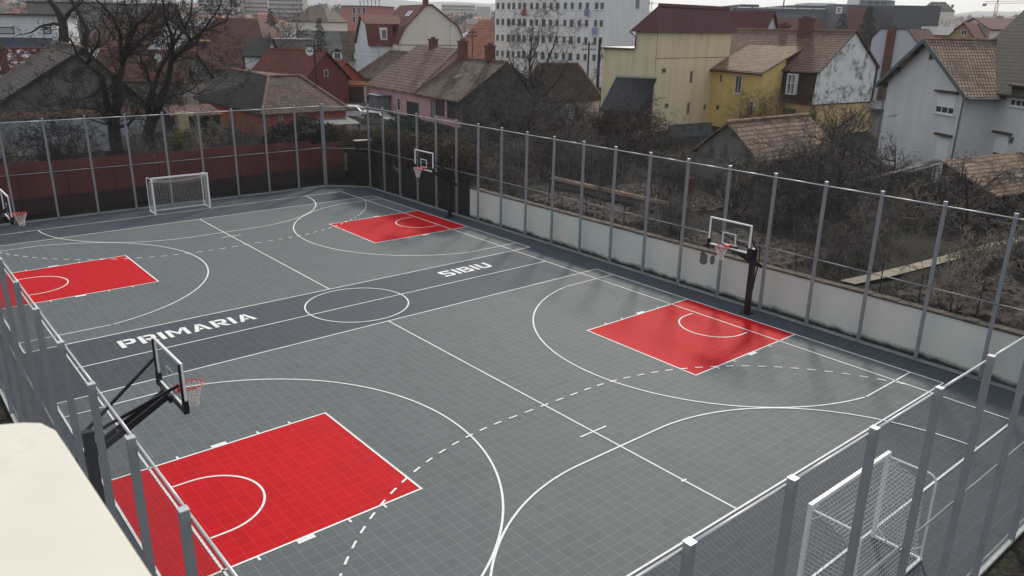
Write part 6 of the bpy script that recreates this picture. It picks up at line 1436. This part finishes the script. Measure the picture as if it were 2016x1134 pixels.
# ---- conifers
NEED = mat('dark blue green needles', (.016, .03, .026), .9, var=.4, scale=1)
def conifer(label, X, Yt, D, w_, seed, snow=False):
    q = PD(X, Yt, D); z0 = .8; h = q.z-z0; t = thing('conifer', label, 'conifer', (q.x, q.y, z0)); b = MB(); b.tube([(q.x, q.y, z0), (q.x, q.y, q.z)], [.22, .03], 7); b.build('trunk', BARK, t)
    rnd = random.Random(seed); b = MB(); n = int(h*3.2)
    for i in range(n):
        f = i/n; zz = z0+h*(.12+.86*f); R0 = w_*(1-f)**.85+.12; k = 9
        for j in range(k):
            a = rnd.uniform(0, 2*PI); L0 = R0*rnd.uniform(.6, 1.1); dx, dy = math.cos(a), math.sin(a)
            for m_ in range(int(5+L0*5)):
                g = rnd.random(); p = Vector((q.x+dx*L0*g, q.y+dy*L0*g, zz-L0*g*.35+.12*math.sin(g*3))); u = Vector((dx, dy, rnd.uniform(-.6, .1))).normalized(); s = rnd.uniform(.12, .26); v = u.cross(vdir(rnd)).normalized(); b.poly([p, p+u*s+v*s*.35, p+u*s*1.7, p+u*s-v*s*.35])
    b.build('crown', NEED, t)
conifer('dark blue-green conifer behind the yellow house, the larger of the pair', 1714, 8, 135, 3.6, 1); conifer('smaller dark conifer left of the larger one, behind the yellow house roof', 1661, 22, 150, 3.2, 2)
conifer('narrow dark conifer left of the gambrel house', 532, 13, 160, 2.6, 3); conifer('small dark conifer right of the gambrel house', 628, 32, 150, 2.0, 4)
# mid-distance bare trees
FAR = dict(FT, rmin=.025, kids=[9, 6, 4, 0], seg=[5, 5, 4, 3], wob=FT['wob'][:4], up=[.1, .08, .08, .06])
mt = [ftree('distant_tree', 61, 10, mat('far twigs', (.075, .058, .048), .95, var=.2), .2, FAR), ftree('distant_tree', 62, 9, TWIG, .2, FAR)]
rn = random.Random(66); cnt = 0
for D in (110, 135, 160, 200, 250, 320, 400, 500):
    X = 0+rn.uniform(0, 60)
    while X < 2030:
        if rn.random() < .5 and not (640 < X < 960 and D < 300) and not (975 < X < 1290) and not (D < 160 and 1180 < X < 1400) and not (X < 460 and D < 200) and not (X > 1700 and D < 140) and cnt < 110:
            q = PD(X, 60, D); inst(mt[cnt % 2], q.x, q.y, rn.uniform(0, 6), rn.uniform(.7, 1.25)*(1 if D < 300 else 1.3), 'bare tree standing among the roofs of the town behind', 'bare trees among the town roofs'); cnt += 1
        X += rn.uniform(40, 110)
# wooded belt on the skyline
b = MB(); rnd = random.Random(88)
for i in range(2600):
    X = rnd.uniform(-40, 2060); D = rnd.choice([720, 900, 1150, 1500]); q = PD(X, 60, D); s = rnd.uniform(2.5, 6); z = gz(q.x, q.y)+rnd.uniform(0, 9+3*math.sin(X*.013)); u = vdir(rnd); v = u.cross(vdir(rnd)).normalized(); p = Vector((q.x, q.y, z)); b.poly([p-u*s, p+v*s*.7, p+u*s, p-v*s*.7])
setorg((0, 0, 0)); tag(b.build('distant_woods', mat('far wood', (.10, .09, .08), .95, var=.3, scale=.01)), kind='stuff')
# ---- haze
hm = bpy.data.materials.new('haze'); hm.use_nodes = True; N = hm.node_tree.nodes; N.remove(N['Principled BSDF']); pv = N.new('ShaderNodeVolumePrincipled'); pv.inputs['Color'].default_value = (.92, .95, 1, 1); pv.inputs['Density'].default_value = .00017; pv.inputs['Anisotropy'].default_value = .5
hm.node_tree.links.new(pv.outputs[0], N['Material Output'].inputs['Volume'])
b = MB(); b.box(-3100, -3100, -6, 4300, 4300, 240); tag(b.build('haze', hm), kind='stuff')
for o in (h0, g0): pass

# aerial masts on roofs, dark scraps of litter on the court
def aerial(X, Y0, Y1, D, label):
    q = PD(X, Y1, D); h = PD(X, Y0, D).z-q.z; t = thing('roof_aerial', label, 'aerial', tuple(q)); b = MB(); b.tube([q-Vector((0, 0, .3)), q+Vector((0, 0, h))], .03, 6); b.build('mast', GUT, t); b = MB()
    for k in range(4): z = h-.15-k*.05; w_ = .5-.08*k; c = q+Vector((0, 0, z))+Fh*(.25*k-.3); b.bar(c-Rh*w_, c+Rh*w_, .018)
    b.bar(q+Vector((0, 0, h-.2))-Fh*.5, q+Vector((0, 0, h-.2))+Fh*.6, .02); b.build('antenna', GUT, t)
aerial(424, 84, 152, 84, 'thin aerial mast over the dark side of the orange house roof'); aerial(886, 48, 88, 130, 'thin aerial mast against the cream gable'); aerial(746, 84, 110, 99, 'thin aerial mast left of the cream mansard gable'); aerial(1283, 2, 12, 84, 'thin aerial mast on the burgundy roof'); aerial(180, 126, 175, 66, 'thin aerial mast on the plaster gable house')
rnd = random.Random(99)
lit = mat('dry leaf', (.05, .035, .02), .9, var=.4)
for k in range(16):
    x = rnd.uniform(-10, 12); y = rnd.uniform(-19, 20)
    if k > 6: x = rnd.uniform(10.6, 12)
    setorg((x, y, .02)); b = MB(); u = vdir(rnd); u.z = abs(u.z)*.3; v = Vector((-u.y, u.x, .2)); s = rnd.uniform(.02, .04); p = Vector((x, y, .035)); b.hexa([p-u*s, p+v*s*.6, p+u*s, p-v*s*.6], [p-u*s+Vector((0, 0, .004)), p+v*s*.6+Vector((0, 0, .012)), p+u*s+Vector((0, 0, .004)), p-v*s*.6+Vector((0, 0, .012))]); tag(b.build('dry_leaf', lit), 'tiny dry leaf lying on the court tiles', 'leaf', 'dry leaves on the court')
